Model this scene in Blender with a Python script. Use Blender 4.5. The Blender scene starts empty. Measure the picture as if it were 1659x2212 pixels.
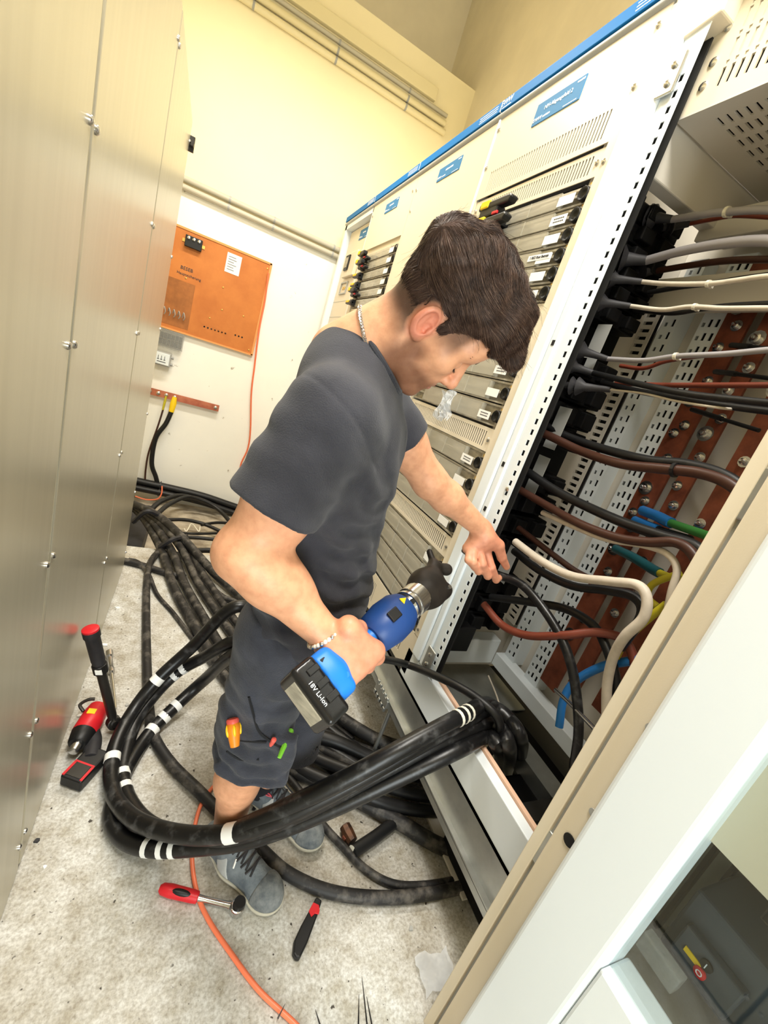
import bpy, math, random
import numpy as np
from mathutils import Vector, Matrix
random.seed(7)
rng = np.random.default_rng(7)
SC = bpy.context.scene
COL = SC.collection
PI = math.pi

# ---------------------------------------------------------------- camera
CAM_LOC = Vector((0.0, 0.0, 1.5))
cam_d = bpy.data.cameras.new('camera')
cam_d.sensor_fit = 'VERTICAL'
cam_d.sensor_height = 36.0
cam_d.lens = 36.0 * 922.806 / 2212.0
cam_d.clip_start = 0.02
cam_o = bpy.data.objects.new('camera', cam_d)
COL.objects.link(cam_o)
cam_o.matrix_world = Matrix(((0.884941, -0.164367, -0.435732, 0.0),
                             (-0.349623, 0.383599, -0.854761, 0.0),
                             (0.307641, 0.908755, 0.281996, 1.5),
                             (0, 0, 0, 1)))
SC.camera = cam_o

# ---------------------------------------------------------------- world, lights, exposure
w = bpy.data.worlds.new('world')
SC.world = w
w.use_nodes = True
w.node_tree.nodes['Background'].inputs[0].default_value = (0.9, 0.95, 1.0, 1)
w.node_tree.nodes['Background'].inputs[1].default_value = 0.3
SC.view_settings.view_transform = 'Standard'
SC.view_settings.look = 'None'
SC.view_settings.exposure = -0.17
SC.view_settings.gamma = 1.0
SC.view_settings.use_curve_mapping = False

def area(name, loc, target, size, size_y, power, color):
    d = bpy.data.lights.new(name, 'AREA')
    d.shape = 'RECTANGLE'
    d.size = size
    d.size_y = size_y
    d.energy = power
    d.color = color
    o = bpy.data.objects.new(name, d)
    COL.objects.link(o)
    o.location = loc
    o.rotation_euler = (Vector(target) - Vector(loc)).to_track_quat('-Z', 'Y').to_euler()
    return o
# fluorescent battens over the aisle, and the daylight of the open doorway behind the photographer
area('ceiling_light', (0.28, 2.9, 3.75), (0.30, 2.9, 0.0), 0.25, 1.5, 88, (1.0, 0.94, 0.83))
area('ceiling_light', (0.20, 0.3, 3.75), (0.25, 0.4, 0.0), 0.25, 1.5, 118, (1.0, 0.97, 0.90))
area('doorway_daylight', (-0.05, -2.3, 1.15), (0.35, 1.0, 0.75), 1.1, 2.0, 92, (0.84, 0.94, 1.0))

# ---------------------------------------------------------------- materials
MATS = {}
def pmat(name, col, rough=0.5, metal=0.0, var=0.0, vscale=4.0, bump=0.0, bscale=60.0, trans=0.0, alpha=1.0,
         col2=None, spec=0.5, emit=None, estr=0.0, coat=0.0, ior=1.45, sss=0.0, stretch=None, thresh=None, detail=4.0):
    m = bpy.data.materials.new(name)
    m.use_nodes = True
    nt = m.node_tree
    b = nt.nodes['Principled BSDF']
    b.inputs['Base Color'].default_value = (*col, 1)
    b.inputs['Roughness'].default_value = rough
    b.inputs['Metallic'].default_value = metal
    b.inputs['IOR'].default_value = ior
    b.inputs['Specular IOR Level'].default_value = spec
    if trans:
        b.inputs['Transmission Weight'].default_value = trans
    if alpha < 1:
        b.inputs['Alpha'].default_value = alpha
    if coat:
        b.inputs['Coat Weight'].default_value = coat
        b.inputs['Coat Roughness'].default_value = 0.15
    if sss:
        b.inputs['Subsurface Weight'].default_value = sss
        b.inputs['Subsurface Radius'].default_value = (0.012, 0.005, 0.003)
        b.inputs['Subsurface Scale'].default_value = 1.0
    if emit:
        b.inputs['Emission Color'].default_value = (*emit, 1)
        b.inputs['Emission Strength'].default_value = estr
    co = None
    def coords():
        nonlocal co
        if co is None:
            tc = nt.nodes.new('ShaderNodeTexCoord')
            co = tc.outputs['Object']
            if stretch:
                mp = nt.nodes.new('ShaderNodeMapping')
                mp.inputs['Scale'].default_value = stretch
                nt.links.new(co, mp.inputs['Vector'])
                co = mp.outputs['Vector']
        return co
    if var or col2:
        n = nt.nodes.new('ShaderNodeTexNoise')
        n.inputs['Scale'].default_value = vscale
        n.inputs['Detail'].default_value = detail
        n.inputs['Roughness'].default_value = 0.6
        nt.links.new(coords(), n.inputs['Vector'])
        r = nt.nodes.new('ShaderNodeValToRGB')
        lo, hi = thresh if thresh else (0.35, 0.65)
        r.color_ramp.elements[0].position = lo
        r.color_ramp.elements[1].position = hi
        c2 = col2 if col2 else tuple(min(1, c * (1 + var)) for c in col)
        c1 = col if col2 else tuple(c * (1 - var) for c in col)
        r.color_ramp.elements[0].color = (*c1, 1)
        r.color_ramp.elements[1].color = (*c2, 1)
        nt.links.new(n.outputs['Fac'], r.inputs['Fac'])
        nt.links.new(r.outputs['Color'], b.inputs['Base Color'])
    if bump:
        n2 = nt.nodes.new('ShaderNodeTexNoise')
        n2.inputs['Scale'].default_value = bscale
        n2.inputs['Detail'].default_value = 3.0
        nt.links.new(coords(), n2.inputs['Vector'])
        bp = nt.nodes.new('ShaderNodeBump')
        bp.inputs['Strength'].default_value = bump
        bp.inputs['Distance'].default_value = 0.01
        nt.links.new(n2.outputs['Fac'], bp.inputs['Height'])
        nt.links.new(bp.outputs['Normal'], b.inputs['Normal'])
    MATS[name] = m
    return m
M = MATS

def srgb(r, g, b):
    f = lambda c: (c / 255 / 12.92) if c / 255 <= 0.04045 else ((c / 255 + 0.055) / 1.055) ** 2.4
    return (f(r), f(g), f(b))

# ---------------------------------------------------------------- mesh helpers
def V(*a):
    return np.array(a, float)
def unit(v):
    v = np.asarray(v, float)
    return v / (np.linalg.norm(v) + 1e-12)
def frame_for(d):
    d = unit(d)
    a = V(0, 0, 1) if abs(d[2]) < 0.9 else V(1, 0, 0)
    u = unit(np.cross(a, d))
    return u, np.cross(d, u), d

def spline(pts, n=8):
    P = [np.asarray(p, float) for p in pts]
    if len(P) < 3:
        return P
    Q = [2 * P[0] - P[1]] + P + [2 * P[-1] - P[-2]]
    out = []
    for i in range(1, len(Q) - 2):
        p0, p1, p2, p3 = Q[i - 1], Q[i], Q[i + 1], Q[i + 2]
        for k in range(n):
            t = k / n
            out.append(0.5 * ((2 * p1) + (p2 - p0) * t + (2 * p0 - 5 * p1 + 4 * p2 - p3) * t * t + (3 * p1 - p0 - 3 * p2 + p3) * t ** 3))
    out.append(P[-1])
    return out

class MB:
    def __init__(s):
        s.v = []
        s.f = []
        s.mi = []
        s.cur = 0
    def add(s, vs, fs):
        o = len(s.v)
        s.v.extend([tuple(float(c) for c in p) for p in vs])
        for f in fs:
            s.f.append(tuple(i + o for i in f))
            s.mi.append(s.cur)
        return s
    def box(s, x0, x1, y0, y1, z0, z1):
        x0, x1 = min(x0, x1), max(x0, x1)
        y0, y1 = min(y0, y1), max(y0, y1)
        z0, z1 = min(z0, z1), max(z0, z1)
        return s.add([(x0, y0, z0), (x1, y0, z0), (x1, y1, z0), (x0, y1, z0), (x0, y0, z1), (x1, y0, z1), (x1, y1, z1), (x0, y1, z1)],
                     [(0, 3, 2, 1), (4, 5, 6, 7), (0, 1, 5, 4), (1, 2, 6, 5), (2, 3, 7, 6), (3, 0, 4, 7)])
    def obox(s, c, h, ax):
        c = np.asarray(c, float)
        A = [np.asarray(a, float) for a in ax]
        vs = []
        for k in ((-1, -1, -1), (1, -1, -1), (1, 1, -1), (-1, 1, -1), (-1, -1, 1), (1, -1, 1), (1, 1, 1), (-1, 1, 1)):
            vs.append(c + A[0] * h[0] * k[0] + A[1] * h[1] * k[1] + A[2] * h[2] * k[2])
        return s.add(vs, [(0, 3, 2, 1), (4, 5, 6, 7), (0, 1, 5, 4), (1, 2, 6, 5), (2, 3, 7, 6), (3, 0, 4, 7)])
    def cyl(s, p0, p1, r0, r1=None, n=12):
        return s.lathe([(0, r0), (np.linalg.norm(np.asarray(p1, float) - np.asarray(p0, float)), r0 if r1 is None else r1)], p0, np.asarray(p1, float) - np.asarray(p0, float), n)
    def lathe(s, prof, p0, d, n=16, up=None):
        u, v, d = frame_for(d)
        p0 = np.asarray(p0, float)
        vs, fs = [], []
        for t, r in prof:
            for k in range(n):
                a = 2 * PI * k / n
                vs.append(p0 + d * t + (u * math.cos(a) + v * math.sin(a)) * r)
        for i in range(len(prof) - 1):
            for k in range(n):
                a, b = i * n + k, i * n + (k + 1) % n
                fs.append((a, b, b + n, a + n))
        fs.append(tuple(range(n - 1, -1, -1)))
        fs.append(tuple((len(prof) - 1) * n + k for k in range(n)))
        return s.add(vs, fs)
    def tube(s, pts, r, n=8, flat=None):
        P = [np.asarray(p, float) for p in pts]
        m = len(P)
        R = r if hasattr(r, '__len__') else [r] * m
        T = []
        for i in range(m):
            a = P[max(i - 1, 0)]
            b = P[min(i + 1, m - 1)]
            T.append(unit(b - a))
        u, v, _ = frame_for(T[0])
        vs, fs = [], []
        for i in range(m):
            u = unit(u - T[i] * (u @ T[i]))
            v = np.cross(T[i], u)
            for k in range(n):
                a = 2 * PI * k / n
                vs.append(P[i] + (u * math.cos(a) + v * math.sin(a)) * R[i])
        for i in range(m - 1):
            for k in range(n):
                a, b = i * n + k, i * n + (k + 1) % n
                fs.append((a, b, b + n, a + n))
        fs.append(tuple(range(n - 1, -1, -1)))
        fs.append(tuple((m - 1) * n + k for k in range(n)))
        return s.add(vs, fs)
    def prism(s, poly, ax, a0, a1, o=None, A=None):
        """poly: 2-D points; ax 'X','Y','Z' or an axes triple (u, v, w) with origin o"""
        if A is None:
            A = {'X': (V(0, 1, 0), V(0, 0, 1), V(1, 0, 0)), 'Y': (V(1, 0, 0), V(0, 0, 1), V(0, 1, 0)), 'Z': (V(1, 0, 0), V(0, 1, 0), V(0, 0, 1))}[ax]
        o = V(0, 0, 0) if o is None else np.asarray(o, float)
        n = len(poly)
        vs = [o + A[0] * p[0] + A[1] * p[1] + A[2] * a0 for p in poly] + [o + A[0] * p[0] + A[1] * p[1] + A[2] * a1 for p in poly]
        fs = [tuple(range(n - 1, -1, -1)), tuple(range(n, 2 * n))] + [(k, (k + 1) % n, n + (k + 1) % n, n + k) for k in range(n)]
        return s.add(vs, fs)
    def ell(s, c, r, n=16, m=10, A=None):
        c = np.asarray(c, float)
        r = (r, r, r) if not hasattr(r, '__len__') else r
        A = A or (V(1, 0, 0), V(0, 1, 0), V(0, 0, 1))
        vs, fs = [], []
        for i in range(m + 1):
            ph = PI * i / m
            for k in range(n):
                a = 2 * PI * k / n
                vs.append(c + A[0] * r[0] * math.sin(ph) * math.cos(a) + A[1] * r[1] * math.sin(ph) * math.sin(a) - A[2] * r[2] * math.cos(ph))
        for i in range(m):
            for k in range(n):
                a, b = i * n + k, i * n + (k + 1) % n
                fs.append((a, b, b + n, a + n))
        return s.add(vs, fs)
    def plate(s, ax, a0, a1, u0, u1, v0, v1, holes):
        """rectangular plate across axis ax between a0..a1 with rectangular holes (u0,u1,v0,v1) cut through"""
        us = sorted({u0, u1, *[h[0] for h in holes], *[h[1] for h in holes]})
        vs = sorted({v0, v1, *[h[2] for h in holes], *[h[3] for h in holes]})
        us = [u for u in us if u0 <= u <= u1]
        vs = [v for v in vs if v0 <= v <= v1]
        H = np.array(holes, float).reshape(-1, 4)
        for j in range(len(vs) - 1):
            vc = (vs[j] + vs[j + 1]) / 2
            hh = H[(H[:, 2] < vc) & (H[:, 3] > vc)]
            start = None
            for i in range(len(us)):
                solid = i < len(us) - 1
                if solid:
                    uc = (us[i] + us[i + 1]) / 2
                    if len(hh) and ((hh[:, 0] < uc) & (hh[:, 1] > uc)).any():
                        solid = False
                if solid and start is None:
                    start = us[i]
                if not solid and start is not None:
                    e = us[i]
                    if ax == 'X':
                        s.box(a0, a1, start, e, vs[j], vs[j + 1])
                    elif ax == 'Y':
                        s.box(start, e, a0, a1, vs[j], vs[j + 1])
                    else:
                        s.box(start, e, vs[j], vs[j + 1], a0, a1)
                    start = None
        return s
    def mesh(s, name, mat, smooth=False):
        me = bpy.data.meshes.new(name)
        me.from_pydata(s.v, [], s.f)
        mats = mat if isinstance(mat, (list, tuple)) else [mat]
        for m in mats:
            me.materials.append(M[m] if isinstance(m, str) else m)
        if len(mats) > 1:
            me.polygons.foreach_set('material_index', s.mi)
        if smooth:
            me.polygons.foreach_set('use_smooth', [True] * len(me.polygons))
        me.update()
        return me
    def build(s, name, mat, parent=None, smooth=False, bevel=0.0, seg=2, **tags):
        return link(name, s.mesh(name, mat, smooth), parent, bevel=bevel, seg=seg, autos=smooth, **tags)

ORIG = {}
def link(name, me, parent=None, bevel=0.0, seg=2, autos=False, loc=None, **tags):
    o = bpy.data.objects.new(name, me)
    COL.objects.link(o)
    if loc is not None:
        o.location = loc
    if parent is not None:
        o.parent = parent
        o.matrix_parent_inverse = Matrix.Translation(-Vector(ORIG.get(parent.name, (0, 0, 0))))
    if bevel:
        b = o.modifiers.new('bevel', 'BEVEL')
        b.width = bevel
        b.segments = seg
        b.limit_method = 'ANGLE'
        b.angle_limit = math.radians(40)
    if autos:
        try:
            e = o.modifiers.new('edge', 'EDGE_SPLIT')
            e.split_angle = math.radians(42)
        except Exception:
            pass
    for k, val in tags.items():
        if val is not None:
            o[k] = val
    return o

def thing(name, label, category, loc=(0, 0, 0), group=None, kind=None):
    o = bpy.data.objects.new(name, None)
    o.empty_display_size = 0.05
    COL.objects.link(o)
    o.location = loc
    ORIG[o.name] = tuple(float(c) for c in loc)
    o['label'] = label
    o['category'] = category
    if group:
        o['group'] = group
    if kind:
        o['kind'] = kind
    return o

def text(name, body, size, origin, xd, yd, mat, parent=None, align='CENTER', depth=0.0006, squash=1.0):
    cu = bpy.data.curves.new(name, 'FONT')
    cu.body = body
    cu.size = size
    cu.align_x = align
    cu.align_y = 'CENTER'
    cu.extrude = depth
    cu.resolution_u = 2
    ob = bpy.data.objects.new(name + '_tmp', cu)
    COL.objects.link(ob)
    dg = bpy.context.evaluated_depsgraph_get()
    me = bpy.data.meshes.new_from_object(ob.evaluated_get(dg))
    bpy.data.objects.remove(ob)
    xd = Vector(unit(xd)) * squash
    yd = Vector(unit(yd))
    nd = Vector(unit(np.cross(xd, yd)))
    mt = Matrix(((xd[0], yd[0], nd[0], origin[0]), (xd[1], yd[1], nd[1], origin[1]), (xd[2], yd[2], nd[2], origin[2]), (0, 0, 0, 1)))
    me.transform(mt)
    me.materials.clear()
    me.materials.append(M[mat])
    me.name = name
    return link(name, me, parent)

# ---------------------------------------------------------------- material set
pmat('wall_paint', srgb(246, 232, 186), 0.85, var=0.03, vscale=1.2, bump=0.06, bscale=25)
pmat('wall_low', srgb(248, 242, 222), 0.85, var=0.03, vscale=1.5, bump=0.06, bscale=25)
pmat('wall_shade', srgb(222, 206, 160), 0.85, var=0.05, vscale=2)
pmat('cab_beige', srgb(226, 214, 190), 0.42, bump=0.02, bscale=400)
pmat('cab_white', srgb(233, 240, 243), 0.35)
pmat('cab_inner', srgb(214, 208, 196), 0.45)
pmat('cab_grey', srgb(168, 168, 164), 0.4)
pmat('blue_strip', srgb(12, 112, 182), 0.65, spec=0.3)
pmat('blue_label', srgb(62, 124, 172), 0.65, spec=0.3)
pmat('white_print', srgb(240, 244, 248), 0.5)
pmat('dark_gap', srgb(20, 19, 18), 0.8)
pmat('black_plastic', srgb(17, 17, 18), 0.45)
pmat('housing_black', srgb(9, 9, 10), 0.6, spec=0.25)
pmat('black_gloss', srgb(22, 22, 24), 0.22)
pmat('black_rough', srgb(42, 41, 44), 0.6, var=0.2, vscale=30)
pmat('dark_metal', srgb(60, 58, 55), 0.4, 0.7)
pmat('zinc', srgb(186, 188, 184), 0.34, 0.85, var=0.12, vscale=9)
pmat('steel', srgb(205, 205, 205), 0.22, 1.0)
pmat('brass', srgb(214, 180, 96), 0.35, 0.9)
pmat('copper', srgb(150, 84, 60), 0.45, 0.35, col2=srgb(112, 60, 44), vscale=14)
pmat('yellow', srgb(246, 206, 20), 0.45)
pmat('red_plastic', srgb(205, 30, 40), 0.4)
pmat('paper', srgb(244, 243, 238), 0.7)
pmat('ink', srgb(60, 60, 66), 0.7)
pmat('clear_cover', srgb(206, 200, 182), 0.16, alpha=0.42, var=0.0)
pmat('clear_box', srgb(222, 222, 216), 0.1, alpha=0.28)
pmat('fuse_grey', srgb(172, 164, 146), 0.5, var=0.25, vscale=24, stretch=(1, 1, 3))
pmat('cable_black', srgb(19, 19, 20), 0.45, var=0.18, vscale=18, bump=0.03, bscale=150)
pmat('cable_dusty', srgb(30, 29, 29), 0.55, col2=srgb(122, 116, 108), vscale=20, thresh=(0.48, 0.86), bump=0.06, bscale=90)
pmat('cable_brown', srgb(64, 37, 27), 0.42)
pmat('cable_red_brown', srgb(112, 52, 37), 0.42)
pmat('cable_grey', srgb(152, 148, 150), 0.42)
pmat('cable_lightgrey', srgb(204, 194, 178), 0.45, var=0.08, vscale=30)
pmat('cable_blue', srgb(40, 120, 196), 0.4)
pmat('cable_teal', srgb(30, 84, 92), 0.4)
pmat('cable_green', srgb(60, 130, 60), 0.45)
pmat('cable_yellowgreen', srgb(190, 178, 40), 0.45)
pmat('cable_orange', srgb(236, 122, 84), 0.4)
pmat('tie_white', srgb(232, 226, 208), 0.5)

# ================================================================ the room
def floor_material():
    m = bpy.data.materials.new('concrete_floor')
    m.use_nodes = True
    nt = m.node_tree
    N = nt.nodes
    L = nt.links
    b = N['Principled BSDF']
    b.inputs['Roughness'].default_value = 0.62
    b.inputs['Specular IOR Level'].default_value = 0.35
    tc = N.new('ShaderNodeTexCoord')
    def noise(scale, detail=6, rough=0.6):
        n = N.new('ShaderNodeTexNoise')
        n.inputs['Scale'].default_value = scale
        n.inputs['Detail'].default_value = detail
        n.inputs['Roughness'].default_value = rough
        L.new(tc.outputs['Object'], n.inputs['Vector'])
        return n.outputs['Fac']
    def ramp(fac, stops):
        r = N.new('ShaderNodeValToRGB')
        els = r.color_ramp.elements
        els[0].position, els[0].color = stops[0][0], (*stops[0][1], 1)
        els[1].position, els[1].color = stops[-1][0], (*stops[-1][1], 1)
        for p, c in stops[1:-1]:
            e = els.new(p)
            e.color = (*c, 1)
        L.new(fac, r.inputs['Fac'])
        return r.outputs['Color']
    def mix(a, bb, fac=None, mode='MULTIPLY', v=1.0):
        x = N.new('ShaderNodeMixRGB')
        x.blend_type = mode
        x.inputs[0].default_value = v
        if fac is not None:
            L.new(fac, x.inputs[0])
        L.new(a, x.inputs[1])
        L.new(bb, x.inputs[2])
        return x.outputs[0]
    big = ramp(noise(1.6, 5), [(0.34, srgb(192, 188, 178)), (0.5, srgb(212, 211, 206)), (0.66, srgb(222, 224, 221))])
    mid = ramp(noise(14, 6, 0.7), [(0.36, srgb(214, 208, 196)), (0.6, srgb(255, 255, 255))])
    fine = ramp(noise(120, 3), [(0.3, srgb(206, 202, 196)), (0.62, srgb(255, 255, 255))])
    spots = ramp(noise(52, 2, 0.5), [(0.26, srgb(96, 90, 84)), (0.31, srgb(255, 255, 255))])
    dust = ramp(noise(9, 8, 0.75), [(0.6, (0, 0, 0)), (0.78, (1, 1, 1))])
    white = N.new('ShaderNodeRGB')
    white.outputs[0].default_value = (*srgb(226, 226, 222), 1)
    c = mix(mix(mix(big, mid), fine), spots)
    c = mix(c, white.outputs[0], fac=dust, mode='MIX')
    L.new(c, b.inputs['Base Color'])
    bp = N.new('ShaderNodeBump')
    bp.inputs['Strength'].default_value = 0.15
    bp.inputs['Distance'].default_value = 0.004
    L.new(noise(60, 5), bp.inputs['Height'])
    L.new(bp.outputs['Normal'], b.inputs['Normal'])
    return m
M['concrete_floor'] = floor_material()

def wall_material(name, col, mark):
    m = pmat(name, col, 0.85, var=0.025, vscale=1.3, bump=0.08, bscale=22)
    nt = m.node_tree
    b = nt.nodes['Principled BSDF']
    src = b.inputs['Base Color'].links[0].from_socket
    tc = nt.nodes.new('ShaderNodeTexCoord')
    n = nt.nodes.new('ShaderNodeTexNoise')
    n.inputs['Scale'].default_value = 11
    n.inputs['Detail'].default_value = 7
    n.inputs['Roughness'].default_value = 0.7
    nt.links.new(tc.outputs['Object'], n.inputs['Vector'])
    r = nt.nodes.new('ShaderNodeValToRGB')
    r.color_ramp.elements[0].position = mark
    r.color_ramp.elements[0].color = (*srgb(150, 140, 120), 1)
    r.color_ramp.elements[1].position = mark + 0.03
    r.color_ramp.elements[1].color = (1, 1, 1, 1)
    nt.links.new(n.outputs['Fac'], r.inputs['Fac'])
    x = nt.nodes.new('ShaderNodeMixRGB')
    x.blend_type = 'MULTIPLY'
    x.inputs[0].default_value = 0.8
    nt.links.new(src, x.inputs[1])
    nt.links.new(r.outputs['Color'], x.inputs[2])
    nt.links.new(x.outputs[0], b.inputs['Base Color'])
wall_material('wall_paint', srgb(252, 240, 200), 0.25)
wall_material('wall_low', srgb(252, 250, 240), 0.30)
pmat('wall_shade', srgb(240, 230, 205), 0.85, var=0.05, vscale=2)
pmat('trench_concrete', srgb(150, 138, 120), 0.8, col2=srgb(206, 194, 172), vscale=7, bump=0.2, bscale=40)

S = dict(kind='structure')
MB().box(-1.7, 1.9, -2.7, 2.88, -0.12, 0.0).build('floor', 'concrete_floor', **S)
MB().box(-1.7, 1.9, 2.76, 4.7, -0.42, -0.30).build('floor', 'trench_concrete', **S)
MB().box(-1.7, 1.9, 2.80, 2.88, -0.30, -0.12).build('trim_1', 'trench_concrete', **S)
wb = MB()
wb.box(-1.7, 1.82, 4.5, 4.62, 2.41, 4.14)
wb.build('wall_back', 'wall_paint', **S)
MB().box(-1.7, 1.82, 4.5, 4.62, -0.3, 2.41).build('wall_back', 'wall_low', **S)
MB().box(-1.7, 1.82, 4.62, 5.32, 4.06, 4.138).build('trim_2', 'wall_paint', **S)
MB().box(-1.7, 1.82, 5.3, 5.4, 4.14, 5.3).build('wall_back', 'wall_shade', **S)
MB().box(1.8, 1.92, -2.7, 5.4, -0.3, 5.3).build('wall_right', 'wall_shade', **S)
MB().box(-1.8, -1.68, -2.7, 5.4, -0.3, 5.3).build('wall_left', 'wall_paint', **S)
MB().box(-1.7, 1.9, -2.8, -2.68, 0, 5.3).build('wall_front', 'wall_paint', **S)
MB().box(-1.8, 1.92, -2.8, 5.4, 5.21, 5.3).build('ceiling', 'wall_shade', **S)

# ---------------------------------------------------------------- sheet-metal cabinet row on the left
pmat('brushed_panel', srgb(190, 185, 166), 0.28, 0.45, col2=srgb(196, 191, 172), vscale=3.0, stretch=(3, 10, 0.35), bump=0.0)
pmat('brushed_edge', srgb(150, 145, 128), 0.35, 0.5)
XC = -0.21
def enclosure(y0, y1, label):
    t = thing('metal_enclosure', label, 'cabinet', (XC - 0.4, (y0 + y1) / 2, 0), 'sheet metal enclosures in a row')
    MB().box(XC - 0.85, XC - 0.012, y0 + 0.004, y1 - 0.004, 0.0, 2.27).build('body', 'brushed_edge', t)
    p = MB()
    p.box(XC - 0.012, XC, y0 + 0.005, y1 - 0.005, 0.012, 2.28)
    p.build('front_panel', 'brushed_panel', t, bevel=0.006, seg=3)
    MB().box(XC - 0.84, XC - 0.01, y0 + 0.006, y1 - 0.006, 2.27, 2.284).build('top_plate', 'brushed_edge', t)
    for z in (2.2, 1.72, 1.385, 0.95, 0.5, 0.12):
        for y in (y0 + 0.02, y1 - 0.02):
            s = MB().lathe([(0, 0.0075), (0.003, 0.0075), (0.0055, 0.005), (0.006, 0.001)], (XC, y, z), (1, 0, 0), 12)
            s.build('screw', 'steel', t, smooth=True)
    return t
enclosure(-0.65, 0.14, 'brushed metal enclosure standing nearest the camera in the left row')
enclosure(0.14, 0.955, 'wide brushed metal enclosure panel at the left edge of the picture')
enclosure(0.955, 1.775, 'brushed metal enclosure between two seams, with an orange reflection')
e3 = enclosure(1.775, 2.59, 'far narrow-looking brushed metal enclosure beside the orange wall board')
bk = MB()
bk.box(XC - 0.02, XC + 0.02, 2.59, 2.606, 2.17, 2.23)
bk.box(XC + 0.005, XC + 0.02, 2.56, 2.606, 2.185, 2.20)
bk.build('lifting_lug', 'dark_metal', e3, bevel=0.002)

# ---------------------------------------------------------------- conduits on the back wall
def conduit(name, x0, x1, y, z, r, mat, label, group, clamps):
    t = thing(name, label, 'pipe', ((x0 + x1) / 2, y, z), group)
    MB().cyl((x0, y, z), (x1, y, z), r, n=14).build('pipe', mat, t, smooth=True)
    for cx in clamps:
        c = MB()
        c.lathe([(0, r + 0.003), (0.016, r + 0.003)], (cx, y, z), (1, 0, 0), 14)
        c.box(cx + 0.003, cx + 0.019, y + r * 0.6, 4.5, z - 0.006, z + 0.006)
        c.build('pipe_clamp', 'cab_grey', t)
    return t
pmat('pipe_grey', srgb(196, 190, 172), 0.45)
pmat('pipe_cream', srgb(236, 224, 182), 0.6)
conduit('wall_conduit', -1.2, 0.98, 4.466, 2.462, 0.022, 'pipe_grey', 'upper grey conduit of the pair above the orange board', 'grey conduits above the board', (-0.02, 0.35, 0.9))
conduit('wall_conduit', -1.2, 0.99, 4.466, 2.405, 0.022, 'pipe_grey', 'lower grey conduit of the pair above the orange board', 'grey conduits above the board', (-0.02, 0.35, 0.9))
conduit('ceiling_conduit', -1.2, 1.62, 4.47, 3.715, 0.024, 'pipe_cream', 'lowest painted conduit high on the back wall', 'painted conduits high on the wall', (-0.1, 0.55, 1.2))
conduit('ceiling_conduit', -1.2, 1.60, 4.47, 3.775, 0.024, 'pipe_cream', 'middle painted conduit high on the back wall', 'painted conduits high on the wall', (-0.1, 0.55, 1.2))
conduit('ceiling_conduit', -1.2, 1.60, 4.48, 3.84, 0.016, 'pipe_grey', 'thin grey conduit topmost of those high on the back wall', 'painted conduits high on the wall', (-0.1, 0.55, 1.2))
tr = MB()
tr.box(-1.2, 1.45, 4.455, 4.5, 3.875, 3.965)
tr.build('cable_trunking', 'pipe_cream', bevel=0.004, label='painted cable trunking running above the high conduits', category='trunking')

# ---------------------------------------------------------------- orange mounting board
pmat('orange_board', srgb(206, 126, 58), 0.6, col2=srgb(186, 106, 44), vscale=5, thresh=(0.35, 0.75))
pmat('board_edge', srgb(226, 158, 92), 0.6)
pmat('board_stain', srgb(150, 92, 44), 0.65, col2=srgb(172, 106, 52), vscale=16)
bx0, bx1, bz0, bz1, by = -0.60, 0.415, 1.322, 2.130, 4.47
t = thing('mounting_board', 'orange-brown wooden board fixed to the back wall', 'board', (-0.1, by, bz0))
MB().box(bx0, bx1, by, 4.5, bz0, bz1).build('panel', 'orange_board', t)
e = MB()
e.box(bx0, bx1, by - 0.006, 4.5, bz1 - 0.012, bz1 + 0.004)
e.box(bx0, bx1, by - 0.006, 4.5, bz0 - 0.004, bz0 + 0.010)
e.box(bx1 - 0.014, bx1 + 0.004, by - 0.006, 4.5, bz0, bz1)
e.build('edging', 'board_edge', t)
MB().box(-0.405, -0.155, by - 0.0015, by, 1.36, 1.735).build('stain', 'board_stain', t)
MB().box(-0.06, 0.13, by - 0.0012, by, 1.45, 1.74).build('stain', M['orange_board'], t)
for (x, z) in [(0.385, 2.08), (0.375, 1.36), (0.06, 1.80), (0.085, 1.62), (-0.235, 1.765), (0.27, 1.63), (0.0, 1.52)]:
    MB().lathe([(0, 0.007), (0.004, 0.006), (0.005, 0.002)], (x, by, z), (0, -1, 0), 10).build('screw', 'brass', t, smooth=True)
for k in range(7):
    MB().cyl((-0.03 + k * 0.03, by - 0.0018, 1.435 + k * 0.001), (-0.03 + k * 0.03, by + 0.001, 1.435), 0.0075, n=10).build('drill_hole', 'dark_gap', t)
for k in range(3):
    MB().cyl((0.235 + k * 0.03, by - 0.0018, 1.45), (0.235 + k * 0.03, by + 0.001, 1.45), 0.0075, n=10).build('drill_hole', 'dark_gap', t)
text('lettering', 'BESEB', 0.038, (-0.24, by - 0.002, 1.835), (1, 0, 0), (0, 0, 1), 'ink', t)
text('lettering', 'Hauptsicherung', 0.03, (-0.215, by - 0.002, 1.79), (1, 0, 0), (0, 0, 1), 'ink', t)
wire = MB()
for k in range(5):
    x = -0.365 + k * 0.038
    wire.tube(spline([(x, by, 1.47 - k * .006), (x + .006, by - .03, 1.49), (x + .02, by - .035, 1.455), (x + .012, by - .02, 1.43)], 4), 0.004, 6)
wire.build('wire_stub', 'cab_grey', t, smooth=True)
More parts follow.
